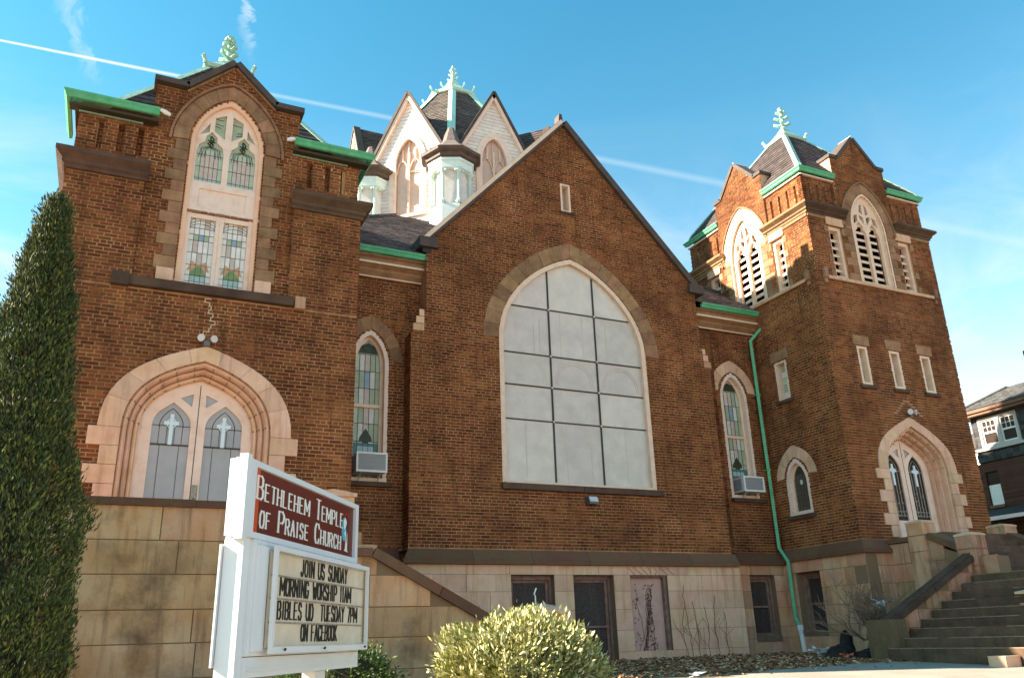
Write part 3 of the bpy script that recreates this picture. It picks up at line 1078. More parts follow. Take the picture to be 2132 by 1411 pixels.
# ---- church doors in moulded stone arches
def portal(F, uc, hwo, hwi, zb, zs, zao, zai, door_hw, door_za, dd, label, glass, n=12, s=.32, k0=.60, k2=.56, tabs=(), steps=3, nst=9, dark=False):
    kw = dict(s=s, k0=k0, k2=k2)
    stones(F, curve(uc, hwi, zs, zai, n, **kw), curve(uc, hwo, zs, zao, n, **kw), nst, -.10, .035, STONE_L, 'hood_stone', gap=.99)
    q = MB()
    band(q, curve(uc, hwi, zs, zai, n, **kw), curve(uc, hwo, zs, zao, n, **kw), F, .012)
    obj('arch_bed', q, mat('stone_joint', (.22, .14, .08), .95), CH)
    for sx in (-1, 1):
        z = zs
        for k, (h, w_) in enumerate(tabs):
            z -= h
            u0, u1 = sorted((uc + sx * hwi, uc + sx * (hwo + w_)))
            block(F, u0, u1, z + .004, z + h - .004, -.10, .035 + R.uniform(-.003, .003), STONE_L, 'quoin')
    for k in range(steps):
        t0, t1 = k / steps, (k + 1) / steps
        L = lambda a, b, t: a + (b - a) * t
        ho, hi = L(hwi, door_hw, t0), L(hwi, door_hw, t1)
        ao, ai = L(zai, door_za, t0), L(zai, door_za, t1)
        q = MB()
        d1 = -.02 + dd * (k / steps)
        band3(q, arch(uc, hi, zb, zs, ai, n, **kw), arch(uc, ho + .01, zb, zs, ao + .01, n, **kw), F, dd - .05, d1 - .03)
        rr = (ho - hi) * .36
        path = [F(u, z, d1 - .02) for u, z in arch(uc, (ho + hi) / 2, zb, zs, (ao + ai) / 2, n, **kw)]
        q.tube(path, rr, 8)
        obj('arch_moulding', q, STONE_L, CH, smooth=False)
        jn = MB()
        cvi, cvo = curve(uc, hi - .004, zs, ai - .004, n, **kw), curve(uc, ho + .004, zs, ao + .004, n, **kw)
        for i in range(1, 2 * n, 2):
            a, b = cvi[i], cvo[i]
            tx, tz = cvi[i][0] - cvi[i - 1][0], cvi[i][1] - cvi[i - 1][1]
            ll = math.hypot(tx, tz)
            e = (tx / ll * .006, tz / ll * .006)
            fprism(jn, F, [(a[0] - e[0], a[1] - e[1]), (a[0] + e[0], a[1] + e[1]), (b[0] + e[0], b[1] + e[1]), (b[0] - e[0], b[1] - e[1])], d1 - .06, d1 - .02 + rr * .80)
        obj('moulding_joint', jn, mat('stone_joint', (.22, .14, .08), .95), CH, kind='stuff')
    gl = [arch(*g, s=.8, k0=.5, n=8) for g in glass]
    gz = max(p[1] for p in gl[0])
    tri = [[(uc - .30, door_za - .33), (uc - .10, door_za - .24), (uc - .11, door_za - .47)], [(uc + .10, door_za - .24), (uc + .30, door_za - .33), (uc + .11, door_za - .47)]]
    q = MB()
    fpanel(q, F, arch(uc, door_hw + .02, zb, zs, door_za + .01, n, **kw), gl + tri, dd, dd - .06)
    D_ = obj('door', q, PINK, CH, label)
    q = MB()
    fbox(q, F, uc - .006, uc + .006, zb, door_za - .08, dd - .002, dd + .004)
    obj('leaf_joint', q, IRON, D_)
    for t in tri:
        q = MB()
        fprism(q, F, [(x, z) for x, z in t], dd - .05, dd - .03)
        obj('spandrel_light', q, GLASSD, D_)
    for gi, g in enumerate(glass):
        guc, ghw, gzb, gzs, gza = g
        q = MB()
        wpoly = arch(guc, ghw + .01, gzb, gzs, gza + .01, n=8, s=.8, k0=.5)
        fprism(q, F, wpoly, dd - .06, dd - .04)
        obj('pane', q, GLASSD if not dark else mat('dark_leaded_glass', (.025, .018, .015), .35, spec=.12), D_)
        q = MB()
        zt = gzs - .32 if not dark else gzs - .02
        if not dark:
            fbox(q, F, guc - ghw, guc + ghw, zt - .012, zt + .012, dd - .045, dd - .02)
            for k in range(1, 5):
                u = guc - ghw + 2 * ghw * k / 5
                fbox(q, F, u - .004, u + .004, zt, gzs + .02, dd - .04, dd - .032)
            q.tube([F(x, z, dd - .035) for x, z in curve(guc, ghw * .62, gzs - .02, gza - .10, 6, s=.8)], .006, 4)
            for k in (1, 3):
                u = guc - ghw + 2 * ghw * k / 4
                fbox(q, F, u - .004, u + .004, gzb, zt, dd - .04, dd - .034)
            fbox(q, F, guc - ghw, guc + ghw, gzs - .004, gzs + .008, dd - .04, dd - .034)
        else:
            for k in range(1, 5):
                u = guc - ghw + 2 * ghw * k / 5
                fbox(q, F, u - .006, u + .006, gzb + .1, gzs, dd - .04, dd - .028)
            for zz in (gzb + .12, gzb + .22, gzs):
                fbox(q, F, guc - ghw, guc + ghw, zz - .006, zz + .006, dd - .04, dd - .028)
            q.tube([F(x, z, dd - .033) for x, z in curve(guc, ghw * .66, gzs, gza - .12, 6, s=.8)], .007, 4)
            for k in range(16):
                u, z = guc + R.uniform(-.8, .8) * ghw, gzb + R.uniform(.08, .7)
                q.tube([F(u, z, dd - .03), F(u + R.uniform(-.03, .03), z + .03, dd - .03), F(u + R.uniform(-.03, .03), z + .01, dd - .03)], .008, 4)
        obj('lead_came', q, LEAD if not dark else mat('pale_came', (.42, .36, .30), .5), D_)
        q = MB()
        cz = gza - (.36 if not dark else .40)
        fbox(q, F, guc - .03, guc + .03, cz - .36, cz + .16, dd - .04, dd - .012)
        fbox(q, F, guc - .115, guc - .031, cz - .03, cz + .035, dd - .04, dd - .013)
        fbox(q, F, guc + .031, guc + .115, cz - .03, cz + .035, dd - .04, dd - .013)
        q.tube([F(guc + .075 * math.cos(t), cz + .075 * math.sin(t), dd - .02) for t in [2 * math.pi * i / 12 for i in range(13)]], .012, 5)
        obj('glass_cross', q, mat('pale_blue_glass', (.62, .74, .78), .3, spec=.5), D_)
    return D_


d1 = portal(F1, 1.05, 1.50, 1.16, 1.2, 3.35, 4.84, 4.58, .90, 4.33, -.34, 'pale pink double church door with grey storm glass above the left landing wall',
            [(.65, .30, 1.5, 3.52, 3.92), (1.48, .30, 1.5, 3.52, 3.92)], tabs=((.30, .12), (.30, -.08), (.30, .12), (.30, -.06), (.32, .12), (.3, -.05)))
q = MB()
Fd = F1
fbox(q, Fd, 1.055, 1.155, 2.0, 2.55, -.34, -.325)
obj('handle_plate', q, mat('tarnished_brass', (.20, .17, .12), .5, 1, 30, (.42, .38, .30), metal=.6), d1)
q = MB()
q.tube([Fd(1.105, 2.1, -.32), Fd(1.105, 2.12, -.27), Fd(1.105, 2.3, -.26), Fd(1.105, 2.34, -.31)], .013, 7)
obj('handle', q, mat('tarnished_brass', (.20, .17, .12)), d1)
q = MB()
for z in (2.25, 3.45):
    for u in (.21, 1.90):
        fbox(q, Fd, u - .014, u + .014, z - .11, z + .11, -.345, -.328)
obj('hinge', q, PINK, d1)

# ---- right tower
C2 = 17.38
CL = .25
x0, x1 = 15.2, 19.68
lv = lambda c: arch(c, .58, 8.42, 10.05, 11.10, 12)
sl_ = lambda u0, u1: rect(u0, u1, 8.42, 9.92)
slot3 = [rect(16.11, 16.47, 5.61, 6.62), rect(17.22, 17.59, 5.61, 6.62), rect(18.33, 18.71, 5.61, 6.62)]
d2open = arch(17.47, 1.04, 1.9, 3.55, 4.68, 12, s=.50, k0=.58, k2=.54)
front = [(x0 + .004, 1.9), (x0 + .004, 10.15), (C2 - .98, 10.15), (C2 - .98, 12.08), (C2 - .72, 12.08), (C2, 12.86), (C2 + .72, 12.08), (C2 + .98, 12.08), (C2 + .98, 10.15), (x1, 10.15), (x1, 1.9)]
brickwall(F2, front, [d2open, lv(C2), sl_(15.87, 16.35), sl_(18.40, 18.86)] + slot3, label='front of the right tower with louvred belfry openings', seed=20)
T2LW = dict(uc=-.47, hw=.39, zb=2.68, zs=3.45, za=4.06)
left = [(-2.145, 1.9), (-2.145, 10.15), (CL - .98, 10.15), (CL - .98, 12.08), (CL - .72, 12.08), (CL, 12.86), (CL + .72, 12.08), (CL + .98, 12.08), (CL + .98, 10.15), (2.75, 10.15), (2.75, 1.9)]
brickwall(F2L, left, [arch(**T2LW, n=8), lv(CL), sl_(-1.21, -.77), sl_(1.42, 1.86), rect(-.68, -.24, 5.59, 6.63)], label='west side of the right tower, sunlit at the belfry', seed=21)
slotpanel(F2, x0 + .06, C2 - .90, 10.42, 11.34, [15.52, 15.80, 16.06, 16.32], 10.55, 11.12, -.06, 22, .09)
slotpanel(F2, C2 + .90, x1 - .06, 10.42, 11.34, [18.50, 18.78, 19.06, 19.34], 10.55, 11.12, -.06, 23, .09)
slotpanel(F2L, -2.09, CL - .90, 10.42, 11.34, [-1.84, -1.54, -1.24, -.94], 10.55, 11.12, -.06, 24, .09)
slotpanel(F2L, CL + .90, 2.69, 10.42, 11.34, [1.40, 1.70, 2.0, 2.3], 10.55, 11.12, -.06, 25, .09)
for F, N in ((Fr((x1, 0, 0), (0, 1, 0), (1, 0, 0)), 0), (Fr((0, 2.75, 0), (1, 0, 0), (0, 1, 0)), 1)):
    brickwall(F, rect(-2.13, 2.74, -.5, 10.15) if N == 0 else rect(x0 + .31, x1 - .31, -.5, 10.15), lay=False)
    brickwall(F, rect(-1.9, 2.6, 10.15, 11.3) if N == 0 else rect(x0 + .4, x1 - .4, 10.15, 11.3), d=-.07, lay=False)
COR2 = [(0, 0), (.05, 0), (.05, .05), (.09, .08), (.09, .12), (.19, .20), (.19, .26), (-.05, .28)]
for a, b, N, ma, mb_ in (((x0, -2.15, 0), (C2 - .84, -2.15, 0), (0, -1, 0), 1, 0), ((C2 + .98, -2.15, 0), (x1, -2.15, 0), (0, -1, 0), 0, 1),
                         ((x0, CL - .84, 0), (x0, -2.15, 0), (-1, 0, 0), 0, 1), ((x0, 2.75, 0), (x0, CL + .84, 0), (-1, 0, 0), 1, 0)):
    q = MB()
    q.run(a, b, [(d, 10.15 + h) for d, h in COR2], N, ma=ma, mb=mb_)
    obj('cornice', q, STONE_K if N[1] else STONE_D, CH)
    q = MB()
    q.run(a, b, [(0, 10.06), (.03, 10.06), (.03, 10.149), (0, 10.149)], N, ma=0, mb=0)
    obj('bed_mould', q, STONE_D, CH)
for a, b, N, ma, mb_ in (((x0 + .02, -2.13, 0), (C2 - .98, -2.13, 0), (0, -1, 0), 1, 0), ((C2 + .98, -2.13, 0), (x1 - .02, -2.13, 0), (0, -1, 0), 0, 1),
                         ((x0 + .02, CL - .98, 0), (x0 + .02, -2.13, 0), (-1, 0, 0), 0, 1), ((x0 + .02, 2.73, 0), (x0 + .02, CL + .98, 0), (-1, 0, 0), 1, 0),
                         ((x1 - .02, -2.13, 0), (x1 - .02, 2.73, 0), (1, 0, 0), 1, 1)):
    gutter(a, b, N, 11.34, ma, mb_)
    q = MB()
    q.run(a, b, [(-.1, 11.30), (.02, 11.30), (.02, 11.338), (-.1, 11.338)], N)
    obj('frieze_board', q, CREAM, CH)


def gablet(F, c, inner=.72, outer=1.03, z=12.10, za=12.90, d0=-.42, d1=.04):
    q = MB()
    gp = [(c - outer, z), (c - inner, z), (c, za), (c + inner, z), (c + outer, z)]
    strip(q, F, gp, .08, d0, d1, .02)
    obj('coping', q, COPING, CH)
    q = MB()
    strip(q, F, [(c - inner, z + .085), (c, za + .085)], .02, d0, d1 - .01, -.001)
    obj('coping_edge', q, CREAM, CH)
    q = MB()
    fprism(q, F, [(c - .98, 10.5), (c - .98, z), (c - inner, z), (c, za - .04), (c + inner, z), (c + .98, z), (c + .98, 10.5)], -.36, -.305)
    for s in (-1, 1):
        fbox(q, F, c + s * .98 - .01, c + s * .98 + .01, 11.3, z, -.36, -.01)
    obj('parapet_back', q, STONE_L, CH)


gablet(F2, C2)
gablet(F2L, CL)


def louvre(F, u0, u1, z0, z1, label=None, n=5, archp=None, m=None):
    m = m or CREAM
    b = MB()
    if archp:
        fpanel(b, F, archp[0], archp[1], -.06, -.14)
    else:
        fpanel(b, F, rect(u0, u1, z0, z1), [rect(u0 + .09, u1 - .09, z0 + .09, z1 - .1)], -.05, -.22)
    w = obj('belfry_louvre', b, m, CH, label)
    step = .215
    z = z0 + .1
    zt = z1 - .1
    while z + .06 < zt:
        q = MB()
        q.v.extend([F(u0 + .07, z, -.13), F(u1 - .07, z, -.13), F(u1 - .07, z + .10, -.27), F(u0 + .07, z + .10, -.27),
                    F(u0 + .07, z - .075, -.13), F(u1 - .07, z - .075, -.13), F(u1 - .07, z + .06, -.30), F(u0 + .07, z + .06, -.30)])
        for f in ((0, 1, 2, 3), (4, 5, 6, 7), (0, 1, 5, 4), (2, 3, 7, 6), (1, 2, 6, 5), (0, 3, 7, 4)):
            q.f.append(f)
            q.mi.append(0)
        obj('slat', q, m, w)
        z += step
    return w


def belfry(F, c, us, side):
    ap = arch(c, .58, 8.42, 10.05, 11.10, 12)
    holes = []
    for s in (-1, 1):
        uc = c + s * .245
        holes.append([(uc - .195, 8.52), (uc - .195, 9.95), (uc - .16, 10.03), (uc - .10, 10.06), (uc - .12, 10.16), (uc, 10.30), (uc + .12, 10.16), (uc + .10, 10.06), (uc + .16, 10.03), (uc + .195, 9.95), (uc + .195, 8.52)])
        holes.append([(c + s * .05, 10.22), (c + s * .05, 10.45), (c + s * .20, 10.52), (c + s * .20, 10.42)])
        holes.append([(c + s * .05, 10.53), (c + s * .05, 10.86), (c + s * .13, 10.80), (c + s * .17, 10.60)])
        holes.append([(c + s * .29, 10.30), (c + s * .26, 10.52), (c + s * .40, 10.44), (c + s * .44, 10.20)])
    w = louvre(F, c - .46, c + .46, 8.42, 10.6, 'large traceried louvre opening, %s' % side, archp=(ap, holes))
    q = MB()
    fprism(q, F, arch(c, .57, 8.43, 10.05, 11.06, 10), -.5, -.46)
    for u0, u1 in us:
        fbox(q, F, u0, u1, 8.43, 9.9, -.5, -.46)
    obj('dark_void', q, DARKIN, CH)
    b = MB()
    band3(b, arch(c, .575, 8.42, 10.05, 11.09, 12), arch(c, .63, 8.42, 10.05, 11.15, 12), F, -.12, .012)
    obj('outer_frame', b, CREAM, w)
    stones(F, curve(c, .65, 10.05, 11.17, 12), curve(c, .93, 10.02, 11.46, 12), 11, -.05, .02, STONE_D if side != 'sunlit west side' else STONE_L)  # west arch stones paler: the sunlight there is put into their colour
    q = MB()
    band3(q, curve(c, .94, 10.0, 11.47, 12), curve(c, .985, 10.0, 11.515, 12), F, -.02, .05)
    obj('label_mould', q, STONE_D, CH)
    for s in (-1, 1):
        z = 8.44
        k = 0
        while z < 10.0:
            wd_ = (.30, .20)[k % 2]
            u0, u1 = sorted((c + s * .65, c + s * (.65 + wd_)))
            block(F, u0, u1, z, z + .20, -.05, .015, STONE_D, 'quoin')
            z += .215
            k += 1
    for u0, u1 in us:
        louvre(F, u0, u1, 8.42, 9.92, 'narrow louvre beside the traceried opening, %s' % side)
        block(F, u0 - .06, u1 + .06, 9.925, 10.15, 0, .035, STONE_L, 'lintel')
        for s in (-1, 1):
            for k in range(0, 7, 2):
                ub = u0 if s < 0 else u1
                a, e = sorted((ub + s * .005, ub + s * .13))
                block(F, a, e, 8.44 + k * .21, 8.63 + k * .21, -.05, .014, STONE_D, 'quoin')


b = MB()
b.box((C2 + .05, .3, 9.3), (3.5, 3.9, 3.6))
obj('belfry_chamber', b, DARKIN, CH)
belfry(F2, C2, [(15.87, 16.35), (18.40, 18.86)], 'shaded front')
belfry(F2L, CL, [(-1.21, -.77), (1.42, 1.86)], 'sunlit west side')
for F, a, b in ((F2, 15.46, 19.42), (F2L, -1.88, 2.40)):
    q = MB()
    fbox(q, F, a, b, 8.33, 8.41, 0, .07)
    obj('string_course', q, STONE_L if F is F2 else STONE_B, CH)
    for u in (a, b):
        block(F, u - .07, u + .05, 8.33, 8.60, 0, .10, STONE_D)
        block(F, u - .05, u + .03, 8.20, 8.33, 0, .06, STONE_D)


def slot(F, u0, u1, z0, z1, label, lint=(.06, .06)):
    b = MB()
    fpanel(b, F, rect(u0, u1, z0, z1), [rect(u0 + .07, u1 - .07, z0 + .07, z1 - .07)], .006, -.20)
    w = obj('window', b, CREAM, CH, label)
    ld = leaded(F, u0 + .06, u1 - .06, [z0 + .06 + k * (z1 - z0 - .12) / 5 for k in range(6)], 2, -.16, lambda r, c: ('mint', 'milk', 'sage')[(r + c) % 3], w)
    obj('lead_came', ld, LEAD, w)
    block(F, u0 - .09, u1 + .09, z1 + .01, z1 + .27, 0, .03, STONE_D, 'lintel')
    block(F, u0 - .08, u1 + .08, z0 - .09, z0 - .01, 0, .06, STONE_K, 'sill')


for k, r in enumerate(slot3):
    slot(F2, r[0][0], r[2][0], 5.61, 6.62, ('left', 'middle', 'right')[k] + ' of three small slot windows over the right tower door')
slot(F2L, -.68, -.24, 5.59, 6.63, 'small slot window in the west side of the right tower')
lancet(F2L, **T2LW, label='short dark lancet with pale stone hood in the right tower base', split=None, hoodm=STONE_L, hz=3.62, hoodw=.30, dark=True, hood_n=5, dd=-.12)
block(F2L, -.92, -.02, 2.58, 2.67, 0, .06, STONE_K, 'sill')
portal(F2, 17.47, 1.34, 1.02, 1.9, 3.55, 4.90, 4.66, .84, 4.42, -.40, 'pale pink double church door with leaded glass at the top of the right steps',
       [(17.08, .25, 2.42, 3.62, 4.03), (17.86, .25, 2.42, 3.62, 4.03)], s=.50, k0=.58, k2=.54, tabs=((.24, .12), (.27, -.08), (.27, .12), (.27, -.06), (.27, .12), (.27, -.05)), dark=True)
q = MB()
fbox(q, F2, 16.4, 18.55, 1.75, 1.96, -.4, .10)
obj('threshold', q, STONE_L, CH)


# ---- roofs
def shingled(pts, c=.19, w=.26, m=None, name='roof', thick=.018, seed=0, label=None):
    """pts: planar convex polygon; first edge is the eave. Every slate is its own piece of geometry."""
    p = [Vector(x) for x in pts]
    U = (p[1] - p[0]).normalized()
    Nn = U.cross(p[2] - p[1]).normalized()
    if Nn.z < 0:
        Nn = -Nn
    V = Nn.cross(U).normalized()
    if V.z < 0:
        V = -V
    loc = [((x - p[0]).dot(U), (x - p[0]).dot(V)) for x in p]
    rr = random.Random(seed)
    b = MB()
    b.face(p)
    vmax = max(v for _, v in loc)
    umin, umax = min(u for u, _ in loc), max(u for u, _ in loc)
    k = 0
    while k * c < vmax:
        v0, v1 = k * c, (k + 1) * c + .01
        u = umin - w * (.5 if k % 2 else 0)
        while u < umax:
            e = rr.uniform(-.012, .012)
            q = clip([(u + .006, v0 + e), (u + w - .004, v0 + e), (u + w - .004, v1), (u + .006, v1)], loc)
            if len(q) > 2:
                def P3(uv, extra=0):
                    h = .006 + thick * max(0, 1 - (uv[1] - v0) / c) + extra
                    return p[0] + U * uv[0] + V * uv[1] + Nn * h
                b.face([P3(x) for x in q])
                lo = sorted(q, key=lambda t: t[1])[:2]
                if abs(lo[0][1] - lo[1][1]) < .02:
                    b.face([P3(lo[0]), P3(lo[1]), P3(lo[1], -thick), P3(lo[0], -thick)])
            u += w
        k += 1
    return obj(name, b, m or SLATE, CH, label, kind='stuff')


def hipstrip(pts, wdt=.09, m=None, name='hip_flashing'):
    q = MB()
    for a, b in zip(pts, pts[1:]):
        a, b = Vector(a), Vector(b)
        h = Vector((b.x - a.x, b.y - a.y, 0)).normalized()
        s = Vector((-h.y, h.x, 0))
        up = Vector((0, 0, 1))
        q.hexa([a + s * wdt - up * .02, a + up * .075, a - s * wdt - up * .02, a - up * .1, b + s * wdt - up * .02, b + up * .075, b - s * wdt - up * .02, b - up * .1])
    return obj(name, q, m or VERD, CH)


def towerroof(cx, cy, hx, hy, z0, zc, cc, flare, seed, bay=1.0, rbay=1.4):
    # flared foot then steep pyramid to the crown; the lower middle of each side gives way to the gabled bay
    levels = [(hx, hy, z0), (hx - flare[0], hy - flare[0], z0 + flare[1]), (cc, cc, zc)]
    for a, b in zip(levels, levels[1:]):
        for i, (ox, oy) in enumerate(((0, -1), (1, 0), (0, 1), (-1, 0))):
            tx, ty = -oy, ox
            ra, rb = (a[1], b[1]) if oy else (a[0], b[0])
            wa, wb = (a[0], b[0]) if oy else (a[1], b[1])
            trap = [(-wa, ra), (wa, ra), (wb, rb), (-wb, rb)]
            P = lambda w_, r_: (cx + ox * r_ + tx * w_, cy + oy * r_ + ty * w_, a[2] + (b[2] - a[2]) * (ra - r_) / (ra - rb))
            for win in (rect(-9, -bay, 0, 9), rect(bay, 9, 0, 9), rect(-bay, bay, 0, rbay)):
                q = clip(trap, win)
                if len(q) < 3:
                    continue
                k = max(range(len(q)), key=lambda n_: q[n_][1] + q[(n_ + 1) % len(q)][1])
                q = q[k:] + q[:k]
                if math.hypot(q[0][0] - q[1][0], q[0][1] - q[1][1]) > .02:
                    shingled([P(*x) for x in q], seed=seed + i, label=None)
    for s in ((-1, -1), (1, -1), (1, 1), (-1, 1)):
        hipstrip([(cx + s[0] * l[0], cy + s[1] * l[1], l[2]) for l in levels])


def crown(cx, cy, cc, z, ztop, n=4, ang=math.pi / 4, rsc=1.0):
    r = cc * (math.sqrt(2) if n == 4 else 1)
    b = MB()
    h = ztop - z
    b.lathe((cx, cy, z), [(r * 1.06, -.06), (r * 1.16, -.04), (r * 1.2, .04), (r * 1.05, .07), (r * .72, h * .16), (r * .40, h * .28), (r * .22, h * .38), (.055, h * .42)], n, ang)
    k = obj('crown', b, VERD, CH)
    b = MB()
    b.lathe((cx, cy, z + h * .40), [(.05, 0), (.045, h * .2), (.04, h * .4), (.085, h * .46), (.06, h * .53), (.085, h * .56), (.015, h * .60)], 8)
    for lv_, rr_ in ((.10, .23), (.27, .19), (.42, .12)):
        for j in range(4):
            a = ang + j * math.pi / 2
            zz = z + h * .40 + h * lv_
            d = Vector((math.cos(a), math.sin(a), 0))
            c = Vector((cx, cy, zz))
            b.tube([c, c + d * rr_ * .55 + Vector((0, 0, -.01)), c + d * rr_ * .95 + Vector((0, 0, .03)), c + d * rr_ + Vector((0, 0, .085))], [.035, .05, .062, .03], 6)
    obj('finial', b, VERD, k)
    for j in range(n):
        b = MB()
        a = ang + 2 * math.pi * j / n
        d = Vector((math.cos(a), math.sin(a), 0))
        c = Vector((cx, cy, z)) + d * r * 1.12
        b.tube([c, c + Vector((0, 0, .1)) + d * .02, c + Vector((0, 0, .17)) + d * .07, c + Vector((0, 0, .22)) + d * .04], [.05, .045, .05, .02], 6)
        obj('crocket', b, VERD, k)


towerroof(1.07, .75, 2.62, 2.50, 9.20, 12.0, .42, (.50, .32), 31, 1.28, 1.95)
crown(1.07, .75, .44, 12.05, 13.32)
towerroof(C2 + .05, .25, 2.24, 2.40, 11.50, 14.2, .36, (.05, .14), 41, .98, 1.95)
crown(C2 + .05, .25, .37, 14.22, 15.55)

# auditorium pyramid roof, its walls, and the nave gable roofs
cx, cy, hf = 9.3, 7.7, 7.65
zt = 8.2 + .753 * (hf - 3.0)
SL2 = mat('asphalt_shingle_roof', (.085, .064, .063), .8, 1, 7, (.17, .135, .13), island=.6, bump=.6, bscale=50)
for s in ((0, -1), (-1, 0), (1, 0), (0, 1)):
    t = (-s[1], s[0])
    P = lambda a, r, z: (cx + s[0] * r + t[0] * a, cy + s[1] * r + t[1] * a, z)
    if s == (0, -1):
        sl8 = lambda r: 8.2 + .753 * (hf - r)
        for win in (rect(-9, -3.70, 0, 9), rect(3.70, 9, 0, 9), rect(-3.70, 3.70, 0, hf - .75)):
            q = clip([(-hf, hf), (hf, hf), (3, 3), (-3, 3)], win)
            k = max(range(len(q)), key=lambda n_: q[n_][1] + q[(n_ + 1) % len(q)][1])
            q = q[k:] + q[:k]
            shingled([P(a_, r_, sl8(r_)) for a_, r_ in q], .16, .30, SL2, seed=58)
        continue
    shingled([P(-hf, hf, 8.2), P(hf, hf, 8.2), P(3, 3, zt), P(-3, 3, zt)], .16, .30, SL2, seed=60 + s[0] + 2 * s[1])
for s in ((-1, -1), (1, -1)):
    b = MB()
    b.tube([(cx + s[0] * hf, cy + s[1] * hf, 8.22), (cx + s[0] * 3, cy + s[1] * 3, zt + .02)], .05, 6)
    obj('ridge', b, COPING, CH)
b = MB()
b.box((cx, cy + .3, 3.85), (2 * hf - .9, 2 * hf - 1.2, 8.65))
obj('auditorium_wall', b, MORTAR, CH)
for sx in (-1, 1):
    shingled([(c0 + sx * 3.75, -.05, 8.50), (c0 + sx * 3.75, 4.6, 8.50), (c0, 4.6, 12.62), (c0, -.05, 12.62)] if sx < 0 else
             [(c0 + sx * 3.75, 4.6, 8.50), (c0 + sx * 3.75, -.05, 8.50), (c0, -.05, 12.62), (c0, 4.6, 12.62)], .16, .3, SL2, seed=70 + sx)

# ---- lantern
LC = Vector((9.3, 7.7, 0))
AP = 3.45
side_l = 2 * AP * math.tan(math.pi / 8)
GW_ = 1.12
for k in range(8):
    az = rad(180 + 45 * k)          # outward direction angle (0 = +x)
    Nv = Vector((math.cos(az), math.sin(az), 0))
    Uv = Vector((-Nv.y, Nv.x, 0))
    F = Fr(LC + Nv * AP, Uv, Nv)
    hw = side_l / 2
    b = MB()
    wopen = arch(0, .50, 12.15, 13.9, 14.85, 8)
    fpanel(b, F, [(-hw, 11.0), (-hw, 14.35), (-GW_ + .05, 14.35), (0, 16.28), (GW_ - .05, 14.35), (hw, 14.35), (hw, 11.0)], [wopen], 0, -.12)
    wl = obj('lantern_wall', b, SIDING, CH)
    b = MB()
    z = 11.5
    poly = [(-hw, 11.4), (-hw, 14.35), (-GW_ + .08, 14.35), (0, 16.2), (GW_ - .08, 14.35), (hw, 14.35), (hw, 11.4)]
    while z < 16.1:
        for a, e in spans([poly, arch(0, .60, 12.0, 13.9, 14.97, 8)], z + .06):
            b.hexa([F(a, z, 0), F(e, z, 0), F(e, z, .026), F(a, z, .026), F(a, z + .125, 0), F(e, z + .125, 0), F(e, z + .125, .006), F(a, z + .125, .006)])
        z += .125
    obj('clapboard', b, SIDING, wl, kind='stuff')
    b = MB()
    band3(b, arch(0, .42, 12.08, 13.9, 14.74, 8), arch(0, .62, 12.05, 13.9, 15.0, 8), F, -.05, .06)
    fbox(b, F, -.62, .62, 12.0, 12.09, -.05, .09)
    wi = obj('lantern_window', b, PINK, CH)
    b = MB()
    fprism(b, F, arch(0, .45, 12.08, 13.9, 14.77, 8), -.10, -.08)
    obj('pane', b, mat('pinkish_board', (.62, .46, .38), .6, 1, 5, (.55, .39, .31)), wi)
    b = MB()
    fbox(b, F, -.03, .03, 12.1, 14.3, -.09, -.01)
    for s in (-1, 1):
        b.tube([F(s * .43, 13.6, -.04)] + [F(x, z, -.04) for x, z in curve(s * .22, .19, 13.6, 14.05, 5)] + [F(s * .02, 13.6, -.04)], .022, 4)
        fbox(b, F, s * .22 - .018, s * .22 + .018, 14.0, 14.45, -.09, -.02)
    b.tube([F(-.02, 14.28, -.04), F(0, 14.7, -.04)], .02, 4)
    obj('mullion', b, CREAM, wi)
    # steep gablet roof running back into the octagonal roof
    rl = 2.2
    for s in (-1, 1):
        e0, e1 = F(s * (GW_ + .06), 14.22, .16), F(s * (GW_ + .06), 14.22, -rl)
        shingled([e0, e1, F(0, 16.42, -rl), F(0, 16.42, .16)], .15, .25, SLATE, seed=80 + k)
    q = MB()
    strip(q, F, [(-GW_ - .08, 14.20), (0, 16.44)], .05, -.06, .17, .03)
    strip(q, F, [(0, 16.44), (GW_ + .08, 14.20)], .05, -.06, .17, .03)
    obj('verge', q, COPING, CH)
    q = MB()
    strip(q, F, [(-GW_ - .02, 14.22), (0, 16.38)], .0, .0, .13, .10)
    strip(q, F, [(0, 16.38), (GW_ + .02, 14.22)], .0, .0, .13, .10)
    obj('bargeboard', q, PINK, CH)
# octagonal main roof
Rv = lambda r, a, z: LC + Vector((math.cos(a) * r, math.sin(a) * r, z))
lv8 = [(3.45, 14.60), (2.0, 16.75), (.86, 18.32)]
for (ra, za), (rb, zb) in zip(lv8, lv8[1:]):
    for k in range(8):
        a0, a1 = rad(22.5 + 45 * k), rad(67.5 + 45 * k)
        shingled([Rv(ra, a0, za), Rv(ra, a1, za), Rv(rb, a1, zb), Rv(rb, a0, zb)], .15, .25, mat('lantern_slate', (.085, .066, .055), .75, 1, 5, (.12, .095, .08), island=.4, bump=.5), seed=90 + k)
for k in range(8):
    a = rad(22.5 + 45 * k)
    hipstrip([Rv(3.45, a, 14.72), Rv(2.02, a, 16.78), Rv(.88, a, 18.34)], .13, mat('mint_hip_paint', (.36, .66, .53), .5, 1, 5, (.45, .72, .60)))
b = MB()
b.lathe((9.3, 7.7, 18.3), [(.88, -.02), (.98, .02), (1.0, .12), (.88, .16), (.55, .45), (.32, .75), (.20, 1.0), (.07, 1.1)], 8, rad(22.5))
k8 = obj('crown', b, mat('pale_verdigris', (.50, .68, .58), .55, 1, 6, (.38, .56, .46), bump=.25), CH)
